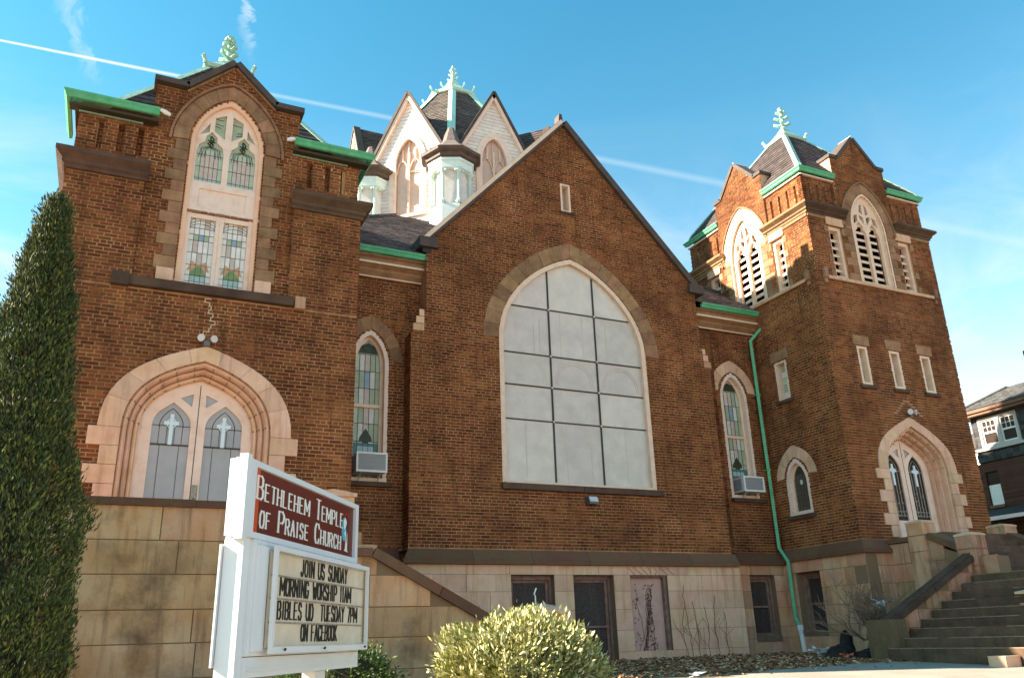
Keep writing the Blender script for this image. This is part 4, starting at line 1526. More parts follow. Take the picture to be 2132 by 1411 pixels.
for k in range(8):
    a = rad(22.5 + 45 * k)
    d = Vector((math.cos(a), math.sin(a), 0))
    for r_, z_ in ((1.0, 18.42), (.50, 18.85)):
        b = MB()
        c = LC + d * r_ + Vector((0, 0, z_))
        b.tube([c, c + Vector((0, 0, .06)) + d * .08, c + Vector((0, 0, .15)) + d * .10], [.035, .04, .03], 5)
        obj('crocket', b, MATS['pale_verdigris'], k8)
b = MB()
b.lathe((9.3, 7.7, 19.35), [(.08, 0), (.07, .3), (.05, .45), (.08, .52), (.02, .70)], 6)
for j in range(4):
    for z_, r_ in ((19.45, .21), (19.65, .16), (19.82, .11)):
        a = rad(45 + 90 * j)
        d = Vector((math.cos(a), math.sin(a), 0))
        c = LC + Vector((0, 0, z_))
        b.tube([c, c + d * r_ * .6 - Vector((0, 0, .02)), c + d * r_ + Vector((0, 0, .06))], [.025, .03, .035], 5)
obj('finial', b, MATS['pale_verdigris'], k8)
# corner turrets
TG = mat('pale_green_white_paint', (.66, .74, .69), .6, 1, 6, (.74, .78, .73))
TCOL = mat('mint_column_paint', (.46, .62, .54), .55, 1, 8, (.56, .70, .62))
for k in range(8):
    a = rad(22.5 + 45 * k)
    c = LC + Vector((math.cos(a), math.sin(a), 0)) * 3.62
    ang = a + rad(22.5)
    rt = .54
    b = MB()
    b.lathe(c, [(rt, 10.6), (rt, 13.15)], 8, ang)
    tb = obj('turret', b, SIDING, CH)
    b = MB()
    b.lathe(c, [(rt + .14, 11.3), (rt + .14, 11.9), (rt + .05, 11.97)], 8, ang)
    obj('plinth', b, TG, tb)
    b = MB()
    b.lathe(c, [(rt + .06, 13.08), (rt + .16, 13.12), (rt + .16, 13.32), (rt + .20, 13.34), (rt + .20, 13.42), (rt + .1, 13.44)], 8, ang)
    obj('frieze', b, mat('turret_frieze_paint', (.60, .74, .68), .5, 1, 6, (.70, .80, .75)), tb)
    b = MB()
    b.lathe(c, [(rt + .14, 13.42), (rt + .26, 13.47), (rt + .28, 13.56), (rt + .40, 13.62), (rt + .42, 13.70), (rt + .3, 13.72)], 8, ang)
    obj('cornice', b, mat('dark_brown_moulding', (.07, .045, .035), .6, 1, 6, (.12, .08, .06)), tb)
    b = MB()
    b.lathe(c, [(rt + .43, 13.70), (rt + .12, 13.92), (rt - .2, 14.25), (.10, 14.85), (.03, 14.9)], 8, ang)
    obj('roof', b, mat('turret_roof_felt', (.13, .10, .09), .8, 1, 8, (.17, .135, .12), bump=.4), tb)
    for j in range(8):
        aj = ang + rad(45 * j)
        dv = Vector((math.cos(aj), math.sin(aj), 0))
        if dv.dot(Vector((math.cos(a), math.sin(a), 0))) < -.2:
            continue
        p = c + dv * (rt + .07)
        b = MB()
        b.lathe(p, [(.09, 11.97), (.10, 12.02), (.065, 12.06), (.055, 12.12), (.05, 12.92), (.06, 12.95), (.10, 13.05), (.11, 13.09)], 8)
        obj('column', b, TCOL, tb)
        b = MB()
        for q_ in range(3):
            p2 = c + Vector((math.cos(aj + .18 * (q_ - 1)), math.sin(aj + .18 * (q_ - 1)), 0)) * (rt + .13)
            b.lathe(p2 + Vector((0, 0, 13.02)), [(.005, -.035), (.03, -.02), (.035, 0), (.03, .02), (.01, .03)], 6)
        obj('bead', b, WHITEP, tb, kind='stuff')
b = MB()
b.lathe((9.3, 7.7, 0), [(3.2, 9.0), (3.2, 14.2)], 8, rad(22.5))
obj('lantern_core', b, SIDING, CH)

# ---- downspout
b = MB()
dp = [(15.30, .02, 8.05), (15.28, .04, 7.80), (14.98, .28, 7.40), (14.98, .28, 7.1), (15.0, .28, 1.95), (15.06, .10, 1.62), (15.07, .12, .30), (15.09, .02, .08)]
b.tube(dp, .052, 4)
obj('downspout', b, GREEN, CH, 'green square downspout running down to a white pipe')
b = MB()
b.tube([(15.09, .02, .14), (15.09, .02, .02)], .075, 8)
b.tube([(15.09, .02, .03), (15.10, .0, -.46)], .055, 8)
obj('drain_pipe', b, WHITEP, CH)
b = MB()
for z in (5.9, 3.9):
    b.box((14.99, .30, z), (.13, .12, .03))
obj('pipe_bracket', b, GREEN, CH)

# efflorescence crack above the left door
b = MB()
zz, xx = 4.98, 1.0
while zz < 5.66:
    st = R.choice((-1, 1)) * R.uniform(.03, .11)
    fbox(b, F1, xx - .008, xx + .010, zz, zz + .067, .008, .016)
    fbox(b, F1, min(xx, xx + st) - .004, max(xx, xx + st), zz + .055, zz + .070, .008, .016)
    xx += st * .8
    xx = min(max(xx, .88), 1.16)
    zz += .067
obj('crack_repair', b, mat('pale_mortar', (.62, .44, .30), .9), CH, 'pale repointed crack stepping up the brick above the left door')
# stepped repointing above the right tower door
b = MB()
for k in range(7):
    wv = .50 - .075 * k
    z = 4.96 + .067 * k
    for s in (-1, 1):
        a, e = sorted((17.50 + s * wv, 17.50 + s * (wv - .13)))
        fbox(b, F2, a, e, z, z + .013, .008, .014)
obj('repointing', b, MATS['pale_mortar'], CH)

# ---- now the bricks: the 300 that show largest are separate, the rest is one mass
unit = MB()
unit.hexa([Vector(p) for p in ((-.5, -.5, -.5), (.5, -.5, -.5), (.5, .5, -.5), (-.5, .5, -.5), (-.5, -.5, .5), (.5, -.5, .5), (.5, .5, .5), (-.5, .5, .5))])
ume = unit.mesh('brick')
ume.materials.append(BRICK)
camp = Vector((0, -16, 0))


def bsize(t):
    F, a, b, c, d, dd, pr = t
    p = F((a + b) / 2, (c + d) / 2)
    v = p - camp
    hid = F is F1 and (p.z < 2.05 or (p.x < -.7 and p.z < 5.0) or (.3 < p.x < 2.6 and p.z < 3.0))
    z = v.dot(fwd)
    return -1 if hid or z < 0 else (b - a) * abs(v.normalized().dot(F.N)) / z


bricks.sort(key=bsize, reverse=True)
cand = bricks[:300]
for F, a, b, c, d, dd, pr in cand:
    o = bpy.data.objects.new('brick', ume)
    COL.objects.link(o)
    o.parent = CH
    ctr = F((a + b) / 2, (c + d) / 2, dd + pr / 2 - .002)
    o.location = ctr - WORG[CH.name]
    o.scale = (b - a, pr + .004, d - c) if abs(F.N.y) > .5 else (pr + .004, b - a, d - c)
b_ = MB()
for F, a, b, c, d, dd, pr in bricks[300:]:
    i = len(b_.v)
    d1_, d0_ = dd + pr, dd - .003
    b_.v.extend([F(a, c, d1_), F(b, c, d1_), F(b, d, d1_), F(a, d, d1_), F(a, c, d0_), F(b, c, d0_), F(b, d, d0_), F(a, d, d0_)])
    b_.f += [(i, i + 1, i + 2, i + 3), (i, i + 1, i + 5, i + 4), (i + 1, i + 2, i + 6, i + 5), (i + 2, i + 3, i + 7, i + 6), (i + 3, i, i + 4, i + 7)]
    b_.mi += [0] * 5
obj('brickwork', b_, BRICK, CH, kind='stuff')
print('bricks', len(bricks))


# ------------------------------------------------------------------ lamps and air conditioners on the church
def twin_lamp(F, u, z, label, w=.075):
    b = MB()
    t = thing('emergency_floodlight', label, 'floodlight', F(u, z, .08), 'wall lights on the church')
    fbox(b, F, u - .05, u + .05, z - .10, z, .02, .10)
    obj('housing', b, mat('grey_metal', (.16, .15, .14), .45, metal=.5), t)
    for s in (-1, 1):
        b = MB()
        c = F(u + s * .09, z + .02, .13)
        ax = (F.N + Vector((0, 0, -.25)) + F.U * s * .5).normalized()
        b.tube([c - ax * .05, c + ax * .03, c + ax * .04], [.03, w * .85, w * .85], 10)
        obj('lamp_head', b, mat('lamp_glass', (.55, .55, .54), .2, spec=.7), t)
    return t


twin_lamp(F1, 1.04, 4.93, 'twin-headed floodlight above the left door arch')
twin_lamp(F2, 17.50, 4.98, 'twin-headed floodlight above the right tower door arch', .085)
t = thing('box_floodlight', 'small square floodlight under the great window sill', 'floodlight', FN(9.47, 2.84, 0), 'wall lights on the church')
b = MB()
fprism(b, Fr((9.36, 0, 0), (0, -1, 0), (1, 0, 0)), [(0, 2.76), (0, 2.93), (.14, 2.91), (.20, 2.80), (.19, 2.76)], 0, .24)
obj('housing', b, mat('grey_metal', (.16, .15, .14)), t)
b = MB()
fprism(b, Fr((9.375, 0, 0), (0, -1, 0), (1, 0, 0)), [(.142, 2.915), (.202, 2.805), (.212, 2.81), (.15, 2.925)], 0, .21)
obj('lamp_glass', b, mat('lamp_glass', (.55, .55, .54)), t)


def ac(F, u0, u1, z0, z1, d, label):
    t = thing('air_conditioner', label, 'air conditioner', F((u0 + u1) / 2, z0, 0), 'window air conditioners')
    b = MB()
    fbox(b, F, u0 + .01, u1 - .01, z0 + .01, z1 - .01, -.2, d - .01)
    obj('case', b, mat('ac_case', (.55, .53, .50), .5), t)
    b = MB()
    fpanel(b, F, rect(u0, u1, z0, z1), [rect(u0 + .035, u1 - .035, z0 + .04, z1 - .035)], d + .012, d - .02)
    obj('bezel', b, WHITEP, t)
    b = MB()
    n = 26
    for k in range(n):
        u = u0 + .04 + (u1 - u0 - .08) * k / n
        fbox(b, F, u, u + .009, z0 + .04, z1 - .04, d - .012, d + .004)
    for k in range(1, 4):
        z = z0 + (z1 - z0) * k / 4
        fbox(b, F, u0 + .035, u1 - .035, z - .003, z + .003, d, d + .006)
    obj('grille', b, mat('ac_grille', (.36, .36, .37), .5), t)
    b = MB()
    L = Fr(F(u0, 0, 0), F.N, -F.U)
    for k in range(7):
        fbox(b, L, -.02 + .04 * k, 0.0 + .04 * k, z0 + .05, z1 - .05, 0, .012)
    obj('side_vent', b, mat('ac_vent', (.22, .22, .23), .5), t)
    b = MB()
    for u in (u0 + .12, u1 - .12):
        b.tube([F(u, z0, d - .06), F(u, z0 - .13, .05), F(u, z0 - .16, .02)], .012, 6)
    obj('bracket', b, mat('ac_bracket', (.62, .55, .48), .6), t)


ac(FH, 4.20, 4.84, 3.24, 3.64, .32, 'white window air conditioner in the lancet left of the main gable')
ac(FH, 13.96, 14.60, 3.28, 3.66, .34, 'white window air conditioner in the lancet beside the green downspout')

# ------------------------------------------------------------------ left landing wall with sloping coping
LW = thing('landing_wall', 'stained buff stone landing wall with dark sloping coping left of the bush', 'stone wall', (1.5, -4.0, -.6))
FW = Fr((0, -4.0, 0), (1, 0, 0), (0, -1, 0))
outer = [(-3.2, -.75), (-3.2, 1.82), (3.12, 1.82), (3.12, 1.20), (3.40, 1.20), (5.4, .14), (5.4, -.75)]
SBD = mat('large_block_stone', (.52, .36, .22), .88, 1, 1.5, (.46, .24, .10), objr=.14, bump=.5, bscale=22, streak=.75,
          streakcol=(.12, .065, .033), patch=.45, stain=1.0, staincol=(.055, .033, .02), stscale=.95)
ashlar(FW, [p for p in outer], [], 0, [-.75, -.33, .09, .50, .935, 1.365, 1.82], 31, SBD, 1.5, 2.6, gap=.014, back=.35, par=LW)
b = MB()
fbox(b, FW, -3.2, .95, 1.80, 1.90, -.38, .06)
fbox(b, FW, .955, 1.75, 1.80, 1.895, -.38, .055)
fbox(b, FW, 1.755, 2.52, 1.80, 1.90, -.38, .06)
obj('coping', b, WT, LW)
b = MB()
strip(b, FW, [(3.10, 1.19), (3.40, 1.19)], .12, -.38, .07, 0)
strip(b, FW, [(3.40, 1.19), (4.42, .65)], .14, -.38, .07, 0)
strip(b, FW, [(4.43, .645), (5.4, .13)], .14, -.38, .065, 0)
obj('sloping_coping', b, WT, LW)
b = MB()
fbox(b, FW, 2.54, 3.12, -.75, 2.03, -.42, .03)
fprism(b, FW, [(2.50, 2.03), (2.50, 2.08), (2.80, 2.13), (3.15, 2.08), (3.15, 2.03)], -.46, .07)
obj('pier', b, STONE_L, LW)
b = MB()
fprism(b, FW, [(-1.35, 1.9), (-1.35, 1.96), (-.62, 1.96), (-.5, 1.9)], -.9, -.3)
obj('block', b, STONE_B, LW)

# landing floor and hidden stair behind the wall
b = MB()
b.box((-.05, -2.93, .5), (6.1, 2.1, 2.4))
for k in range(12):
    b.box((3.05 + .15 + k * .19, -2.9, (1.55 - .17 * k - .75) / 2), (.19, 1.9, 1.55 - .17 * k + .75))
obj('landing_stair', b, STONE_B, LW)

# small pier behind the bush
t = thing('stone_pier', 'low stone pier with domed cap and bent white stake behind the yellow-green bush', 'pier', (6.0, -4.0, -.55))
b = MB()
b.box((6.1, -3.95, -.12), (.66, .6, 1.0))
obj('shaft', b, STONE_B, t)
b = MB()
b.lathe((6.08, -3.97, .36), [(.52, 0), (.53, .05), (.40, .10), (.16, .145), (.02, .155)], 4, rad(45))
obj('cap', b, STONE_L, t)
t = thing('stake', 'bent thin white stake sticking up from the pier cap behind the bush', 'stake', (6.03, -4, .5))
b = MB()
b.tube([(6.03, -4, .49), (6.03, -4, .63), (6.01, -4, .66), (6.05, -4, .75)], .011, 5)
obj('rod', b, WHITEP, t)

# ------------------------------------------------------------------ right-hand steps
ST = thing('stone_stair', 'dark stone stair with cheek walls climbing to the right tower door', 'steps', (15, -5, -.6))
STEPM = mat('step_stone', (.090, .050, .033), .88, 1, 4, (.15, .09, .055), bump=.8, bscale=22, objr=.22, stain=.6, staincol=(.05, .035, .018), stscale=2.5, streak=.4, streakcol=(.035, .02, .014))
LIP = mat('worn_step_edge', (.30, .21, .14), .85, 1, 9, (.16, .11, .07))
for k in range(9):          # lower flight climbing east
    x = 12.95 + .335 * k
    zt_ = -.50 + .162 * (k + 1)
    q = MB()
    q.hexa([Vector(p) for p in ((x, -4.35, -.8), (x + .36, -4.35, -.8), (x + .36, -7.6, -.8), (x, -7.6, -.8), (x, -4.35, zt_), (x + .36, -4.35, zt_), (x + .36, -7.6, zt_), (x, -7.6, zt_))])
    s_ = obj('step', q, STEPM, ST, 'mossy step' if k == 8 else None)
    u = -7.6
    while u < -4.4:
        q = MB()
        e = min(u + R.uniform(.2, .9), -4.36)
        if R.random() < .8:
            q.hexa([Vector(p) for p in ((x - .006, u, zt_ - .012), (x + .03, u, zt_ - .012), (x + .03, e, zt_ - .012), (x - .006, e, zt_ - .012), (x - .006, u, zt_ + .004), (x + .03, u, zt_ + .004), (x + .03, e, zt_ + .004), (x - .006, e, zt_ + .004))])
            obj('worn_edge', q, LIP, s_)
        u = e + .02
b = MB()
b.box((17.6, -6.0, .08), (3.2, 3.5, 1.76))
obj('lower_landing', b, STEPM, ST)
for k in range(6):          # upper flight climbing north to the door
    y = -4.55 + .25 * k
    zt_ = .96 + .165 * (k + 1)
    q = MB()
    q.hexa([Vector(p) for p in ((16.4, y, -.8), (19.0, y, -.8), (19.0, -2.25, -.8), (16.4, -2.25, -.8), (16.4, y, zt_), (19.0, y, zt_), (19.0, -2.25, zt_), (16.4, -2.25, zt_))])
    obj('step', q, STEPM, ST)
# landing cheek walls
FC = Fr((16.0, 0, 0), (0, 1, 0), (-1, 0, 0))
SR = mat('stair_wall_stone', (.50, .31, .21), .88, 1, 2.2, (.45, .205, .095), objr=.24, bump=.6, bscale=28, streak=.8, streakcol=(.12, .065, .035),
         stain=.8, staincol=(.10, .062, .035), stscale=1.2)
FCS = Fr((0, -3.02, 0), (1, 0, 0), (0, -1, 0))
ashlar(FC, [(-4.75, -.75), (-4.75, 1.3), (-3.95, 1.42), (-3.0, 1.78), (-2.2, 1.78), (-2.2, -.75)], [], .05, [-.75, -.30, .13, .55, .95, 1.33, 1.78], 44, SR, .35, .6, gap=.012, par=ST)
b = MB()
strip(b, FC, [(-2.85, 1.79), (-2.2, 1.79)], .10, -.35, .10, .0)
strip(b, FC, [(-4.3, 1.30), (-3.25, 1.80)], .13, -.35, .10, .0)
obj('coping', b, WT, ST)


def pier(x, y, z0, z1, w, m=None, cap=.06):
    b = MB()
    b.box((x, y, (z0 + z1) / 2), (w, w, z1 - z0))
    p = obj('pier', b, m or SR, ST)
    b = MB()
    b.lathe((x, y, z1), [(w * .74, 0), (w * .76, cap * .5), (w * .55, cap), (.02, cap * 1.5)], 4, rad(45))
    obj('pier_cap', b, STONE_L if m is None else m, p)
    b = MB()
    b.box((x, y, z1 - .26), (w + .03, w + .03, .012))
    b.box((x, y, z1 - .60), (w + .02, w + .02, .012))
    obj('joint', b, mat('stone_joint', (.22, .14, .08)), p)


pier(16.10, -3.0, -.75, 2.15, .42)
pier(15.98, -4.22, -.75, 1.74, .40)
pier(18.80, -3.0, -.75, 2.14, .44)
FCR = Fr((19.15, 0, 0), (0, 1, 0), (-1, 0, 0))
b = MB()
strip(b, Fr((18.7, 0, 0), (0, 1, 0), (-1, 0, 0)), [(-4.6, 1.22), (-3.25, 1.86)], .13, -.2, .2, 0)
obj('coping', b, WT, ST)
b = MB()
fprism(b, Fr((18.7, 0, 0), (0, 1, 0), (-1, 0, 0)), [(-4.6, .2), (-4.6, 1.22), (-3.25, 1.86), (-3.25, .2)], -.15, .15)
obj('cheek_wall', b, SR, ST)
b = MB()
b.box((18.55, -2.55, 1.85), (1.0, .5, .22))
obj('parapet_stone', b, SR, ST)
# cheek wall and coping of the lower flight
FL = Fr((0, -4.3, 0), (1, 0, 0), (0, -1, 0))
ashlar(FL, [(13.1, -.75), (13.1, -.04), (16.0, 1.32), (16.0, -.75)], [], .0, [-.75, -.35, .0, .33, .66, 1.0, 1.30], 45, SR, .4, .7, gap=.012, back=.3, par=ST)
b = MB()
strip(b, FL, [(13.15, .0), (14.5, .635)], .115, -.24, .07, 0)
strip(b, FL, [(14.52, .64), (15.80, 1.24)], .115, -.24, .065, 0)
strip(b, FL, [(13.15, .13), (15.80, 1.37)], .03, -.16, -.0, 0)
obj('coping', b, STONE_K, ST)
b = MB()
b.box((13.2, -4.2, -.32), (.42, .56, .95))
b.box((13.2, -4.2, -.62), (.55, .68, .2))
obj('newel_block', b, mat('newel_stone', (.17, .105, .06), .9, 1, 3, (.11, .085, .04), bump=.8, bscale=18, streak=.6, streakcol=(.06, .04, .02), stain=.5, staincol=(.28, .20, .12), stscale=3), ST)
t = thing('gate_pier', 'short brown stone pier at the right foot of the steps', 'pier', (14.6, -6.2, -.6))
b = MB()
for k in range(3):
    b.box((14.75, -6.25, -.42 + .31 * k), (.5, .5, .30))
obj('shaft', b, SR, t)
b = MB()
b.lathe((14.75, -6.25, .50), [(.40, 0), (.40, .04), (.02, .10)], 4, rad(45))
obj('cap', b, STONE_L, t)
t = obj('kerb_block', (lambda b: (b.box((12.75, -6.75, -.56), (.34, .3, .22)), b)[1])(MB()), STONE_L, None, 'loose pale stone block at the foot of the right pier', 'stone block')

# ------------------------------------------------------------------ ground
def gz(x, y):
    pts = [(-400, -1.75), (-14.5, -1.66), (-10.0, -1.0), (-7.6, -.66), (-4.0, -.56), (0.5, -.47), (6, -.4), (400, 1.5)]
    for (a, za), (b, zb) in zip(pts, pts[1:]):
        if a <= y <= b:
            return za + (zb - za) * (y - a) / (b - a)
    return -1.75 if y < 0 else 1.5


ys = [-400, -60, -30, -20, -16, -14.5, -13, -11.5, -10, -9, -8.2, -7.6, -7, -6.4, -5.8, -5.2, -4.6, -4, -3.4, -2.8, -2.2, -1.6, -1, -.5, 0, .5, 3, 6, 20, 60, 150, 400]
xs = [-400, -100, -40, -20, -10, -5] + [x * .7 - 2 for x in range(0, 36)] + [26, 35, 60, 120, 400]
b = MB()
for y in ys:
    for x in xs:
        b.v.append(Vector((x, y, gz(x, y) + (R.uniform(-.015, .015) if -5 < x < 15 and -4.2 < y < 0 else 0))))
nx = len(xs)
for j in range(len(ys) - 1):
    for i in range(nx - 1):
        b.f.append((j * nx + i, j * nx + i + 1, (j + 1) * nx + i + 1, (j + 1) * nx + i))
        b.mi.append(0)
obj('ground', b, mat('dry_soil', (.24, .17, .11), .95, 1, .6, (.19, .15, .08), bump=.5, bscale=25), kind='structure')
b = MB()
wk = [(6.0, -7.0), (7.9, -5.9), (9.6, -5.05), (11.3, -4.62), (12.5, -4.62), (12.9, -4.75), (12.95, -7.7), (19.0, -7.7), (19.0, -9.4), (6.0, -9.4)]
tess = geometry.tessellate_polygon([[Vector((x, y, 0)) for x, y in wk]])
# the path follows the ground: built as strips between two y values
for k in range(24):
    y0_, y1_ = -9.4 + k * .2, -9.2 + k * .2
    for a, e in spans([wk], (y0_ + y1_) / 2):
        n = 8
        for i in range(n):
            xa, xb = a + (e - a) * i / n, a + (e - a) * (i + 1) / n
            b.face([Vector((x_, y_, gz(x_, y_) + .03)) for x_, y_ in ((xa, y0_), (xb, y0_), (xb, y1_), (xa, y1_))])
CONC = mat('pale_concrete', (.33, .285, .24), .85, 1, 1.2, (.26, .22, .18), bump=.3, bscale=60, stain=.45, staincol=(.25, .19, .12), stscale=2)
obj('footpath', b, CONC, kind='structure')
b = MB()
b.face([Vector(p) for p in ((-60, -14.3, -1.64), (60, -14.3, -1.64), (60, -26, -1.69), (-60, -26, -1.69))])
obj('road', b, mat('grey_asphalt', (.16, .145, .13), .9, 1, .8, (.20, .18, .16), bump=.2), kind='structure')  # plain warm grey asphalt colour, varied by noise
b = MB()
for y0_, y1_ in ((-14.3, -12.6), (-28.5, -26)):
    for k in range(-30, 30):
        x_ = k * 1.5
        b.hexa([Vector(p) for p in ((x_, y0_, -1.9), (x_ + 1.49, y0_, -1.9), (x_ + 1.49, y1_, -1.9), (x_, y1_, -1.9), (x_, y0_, -1.52), (x_ + 1.49, y0_, -1.52), (x_ + 1.49, y1_, -1.42), (x_, y1_, -1.42))])
obj('pavement', b, CONC, kind='structure')

# fallen leaves
b = MB()
LV = random.Random(5)


def leafy(n, fx, fy, size, dens=None):
    for _ in range(n):
        x, y = fx(), fy()
        if dens and not dens(x, y):
            continue
        z = gz(x, y) + LV.uniform(.005, .05)
        a = LV.uniform(0, 6.28)
        s = size * LV.uniform(.6, 1.3)
        u = Vector((math.cos(a), math.sin(a), LV.uniform(-.5, .5))) * s
        v = Vector((-math.sin(a), math.cos(a), LV.uniform(-.5, .5))) * s * .6
        c = Vector((x, y, z))
        cr = Vector((0, 0, LV.uniform(.0, .4) * s))
        b.face([c - u, c - v * .8 + cr, c + u, c + v + cr], LV.randrange(3))


def okl(x, y):
    lim = -5.9 + (x - 7.9) * .32 if x < 11.3 else -4.62
    return y > lim - .15


leafy(9000, lambda: LV.uniform(6.5, 14.2), lambda: -4.9 * LV.random() ** .8 - .05, .045, okl)
leafy(1500, lambda: LV.uniform(9.5, 13.2), lambda: -LV.uniform(1.6, 3.6), .05, okl)
leafy(120, lambda: LV.uniform(8, 13), lambda: -LV.uniform(4.7, 5.8), .03)
obj('fallen_leaves', b, [mat('tan_leaf', (.34, .17, .08), .8), mat('brown_leaf', (.20, .09, .045), .8), mat('pale_leaf', (.50, .33, .19), .8)], None,
    'brown fallen leaves strewn along the foot of the basement wall', 'fallen leaves', kind='stuff')


# ------------------------------------------------------------------ plants
def foliage(mb, rr, centre_n, n, size, spread, mats=2, up=.3, narrow=.45):
    c, nrm = centre_n
    for _ in range(n):
        p = c + Vector((rr.gauss(0, spread), rr.gauss(0, spread), rr.gauss(0, spread)))
        d = (nrm + Vector((rr.uniform(-.9, .9), rr.uniform(-.9, .9), rr.uniform(-.6, .9) + up))).normalized()
        s = Vector((rr.uniform(-1, 1), rr.uniform(-1, 1), rr.uniform(-1, 1))).cross(d)
        if s.length < .05:
            continue
        s.normalize()
        L = size * rr.uniform(.6, 1.3)
        mb.face([p, p + d * L * .5 + s * L * narrow * .5, p + d * L, p + d * L * .5 - s * L * narrow * .5], rr.randrange(mats))


def cedar(name, bx, by, z0, ztop, rad_, label, seed, lean=(0, 0), n=6200, per=20):
    t = thing(name, label, 'tree', (bx, by, z0), 'cedar trees at the left edge')
    rr = random.Random(seed)
    H = ztop - z0
    tr = MB()
    tr.tube([(bx, by, z0 - .3), (bx, by, z0 + H * .5), (bx, by, ztop - .3)], [.14, .09, .03], 8)
    obj('trunk', tr, BARK, t)
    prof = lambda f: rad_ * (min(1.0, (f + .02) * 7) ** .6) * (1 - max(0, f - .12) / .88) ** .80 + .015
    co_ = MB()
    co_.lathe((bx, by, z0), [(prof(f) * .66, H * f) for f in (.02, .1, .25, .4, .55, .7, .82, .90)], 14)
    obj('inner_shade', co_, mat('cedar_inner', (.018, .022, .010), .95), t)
    b = MB()
    lobes = [(rr.uniform(0, 6.28), rr.uniform(.04, .95), rr.uniform(.25, .6), rr.uniform(.03, .09), rr.uniform(-.16, .20)) for _ in range(90)]
    for i in range(n):
        f = rr.random() ** 1.15
        a = rr.uniform(0, 2 * math.pi)
        k = 1.0
        for la, lf, wa, wf, am in lobes:
            da = (a - la + math.pi) % (2 * math.pi) - math.pi
            e = (da / wa) ** 2 + ((f - lf) / wf) ** 2
            if e < 4:
                k += am * math.exp(-e)
        r = prof(f) * k + rr.uniform(-.05, .035)
        nrm = Vector((math.cos(a) * .75, math.sin(a) * .75, .8)).normalized()
        c = Vector((bx + math.cos(a) * r, by + math.sin(a) * r, z0 + H * f * .985))
        foliage(b, rr, (c, nrm), per, .034 + .03 * rr.random(), .038, 4 if rr.random() < .25 else 3, .7, .26)
        if rr.random() < .05:
            foliage(b, rr, (c + nrm * rr.uniform(.03, .10), nrm), 14, .05, .018, 3, 1.2, .28)
    obj('crown', b, [mat('cedar_green', (.042, .056, .015), .7), mat('cedar_light_green', (.12, .135, .028), .7), mat('cedar_dark_green', (.03, .05, .016), .75), mat('cedar_brown_tip', (.09, .065, .025), .8)], t)
    return t


cedar('cedar_tree', -.95, -7.05, -.75, 4.55, .67, 'dense dark green cedar filling the left edge in front of the tower', 21)
cedar('cedar_tree', -3.0, -6.0, -.75, 3.75, .72, 'second cedar whose twigs just show at the far left edge', 22, n=3200)


def shrub(name, c, r, label, mats, seed, n=900, per=22, size=.075, spread=.05, cut=-.5, nar=.4):
    t = thing(name, label, 'bush', (c[0], c[1], c[2] - r[2]))
    rr = random.Random(seed)
    b = MB()
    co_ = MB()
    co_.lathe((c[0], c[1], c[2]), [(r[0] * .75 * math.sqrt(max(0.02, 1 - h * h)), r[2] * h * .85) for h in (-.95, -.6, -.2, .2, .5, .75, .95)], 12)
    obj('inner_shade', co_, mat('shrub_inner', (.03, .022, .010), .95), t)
    for _ in range(n):
        v = Vector((rr.gauss(0, 1), rr.gauss(0, 1), rr.gauss(0, 1))).normalized()
        if v.z < cut:
            continue
        k = 1 + .15 * math.sin(v.x * 5 + v.z * 4 + seed) + .11 * math.sin(v.y * 7 + v.z * 9) * math.sin(v.x * 11) + rr.uniform(-.18, .05)
        if math.sin(v.x * 13 + seed) * math.sin(v.y * 12 + 1) * math.sin(v.z * 14) > .35 and rr.random() < .7:
            k *= .86
        p = Vector(c) + Vector((v.x * r[0] * k, v.y * r[1] * k, v.z * r[2] * k))
        foliage(b, rr, (p, v), per, size, spread, len(mats), .35, nar)
        if rr.random() < .035 and v.z > -.1:
            tip = p + (v * .6 + Vector((rr.uniform(-.4, .4), rr.uniform(-.4, .4), .8))).normalized() * rr.uniform(.06, .15)
            for q_ in range(7):
                foliage(b, rr, (p.lerp(tip, q_ / 6), v), 3, size * .8, .008, len(mats), .9, nar)
    obj('crown', b, mats, t)
    b = MB()
    for k in range(14):
        a = k * .9
        e = Vector((c[0] + math.cos(a) * r[0] * .6, c[1] + math.sin(a) * r[1] * .6, c[2]))
        b.tube([(c[0] + .06 * math.cos(a), c[1] + .06 * math.sin(a), c[2] - r[2] - .1), e], [.02, .008], 5)
    obj('stem', b, BARK, t)


shrub('leafy_bush', (4.10, -7.3, -.37), (.80, .75, .53), 'rounded yellow-green bush in front of the basement window',
      [mat('lime_leaf', (.36, .34, .12), .5), mat('yellow_leaf', (.62, .55, .30), .5), mat('mid_green_leaf', (.20, .22, .055), .6)], 3, n=1500, per=26, size=.072, spread=.06, nar=.34)
shrub('low_bush', (2.35, -6.6, -.42), (.62, .5, .42), 'small dark green bush between the sign and the landing wall',
      [mat('yew_leaf', (.07, .11, .03), .6), mat('yew_light_leaf', (.12, .17, .045), .6)], 4, n=500, per=22, size=.05, spread=.04)

# bare shrub beside the steps
t = thing('bare_shrub', 'leafless tangled brown shrub against the right tower base', 'shrub', (13.70, -3.2, -.5))
b = MB()
rr = random.Random(9)


def branch(p, d, L, r, lev):
    pts = [p]
    for k in range(3):
        d = (d + Vector((rr.uniform(-.3, .3), rr.uniform(-.3, .3), rr.uniform(-.12, .2)))).normalized()
        p = p + d * L / 3
        pts.append(p)
    b.tube(pts, [r, r * .85, r * .7, r * .5], 5 if lev < 2 else 3, cap=False)
    if lev < 5:
        for k in range(4 if lev < 3 else 3 if lev < 4 else 2):
            nd = (d + Vector((rr.uniform(-1, 1), rr.uniform(-.8, .8), rr.uniform(-.45, .5)))).normalized()
            branch(pts[rr.choice((1, 2, 3, 3))], nd, L * rr.uniform(.65, .95), max(r * .6, .006), lev + 1)


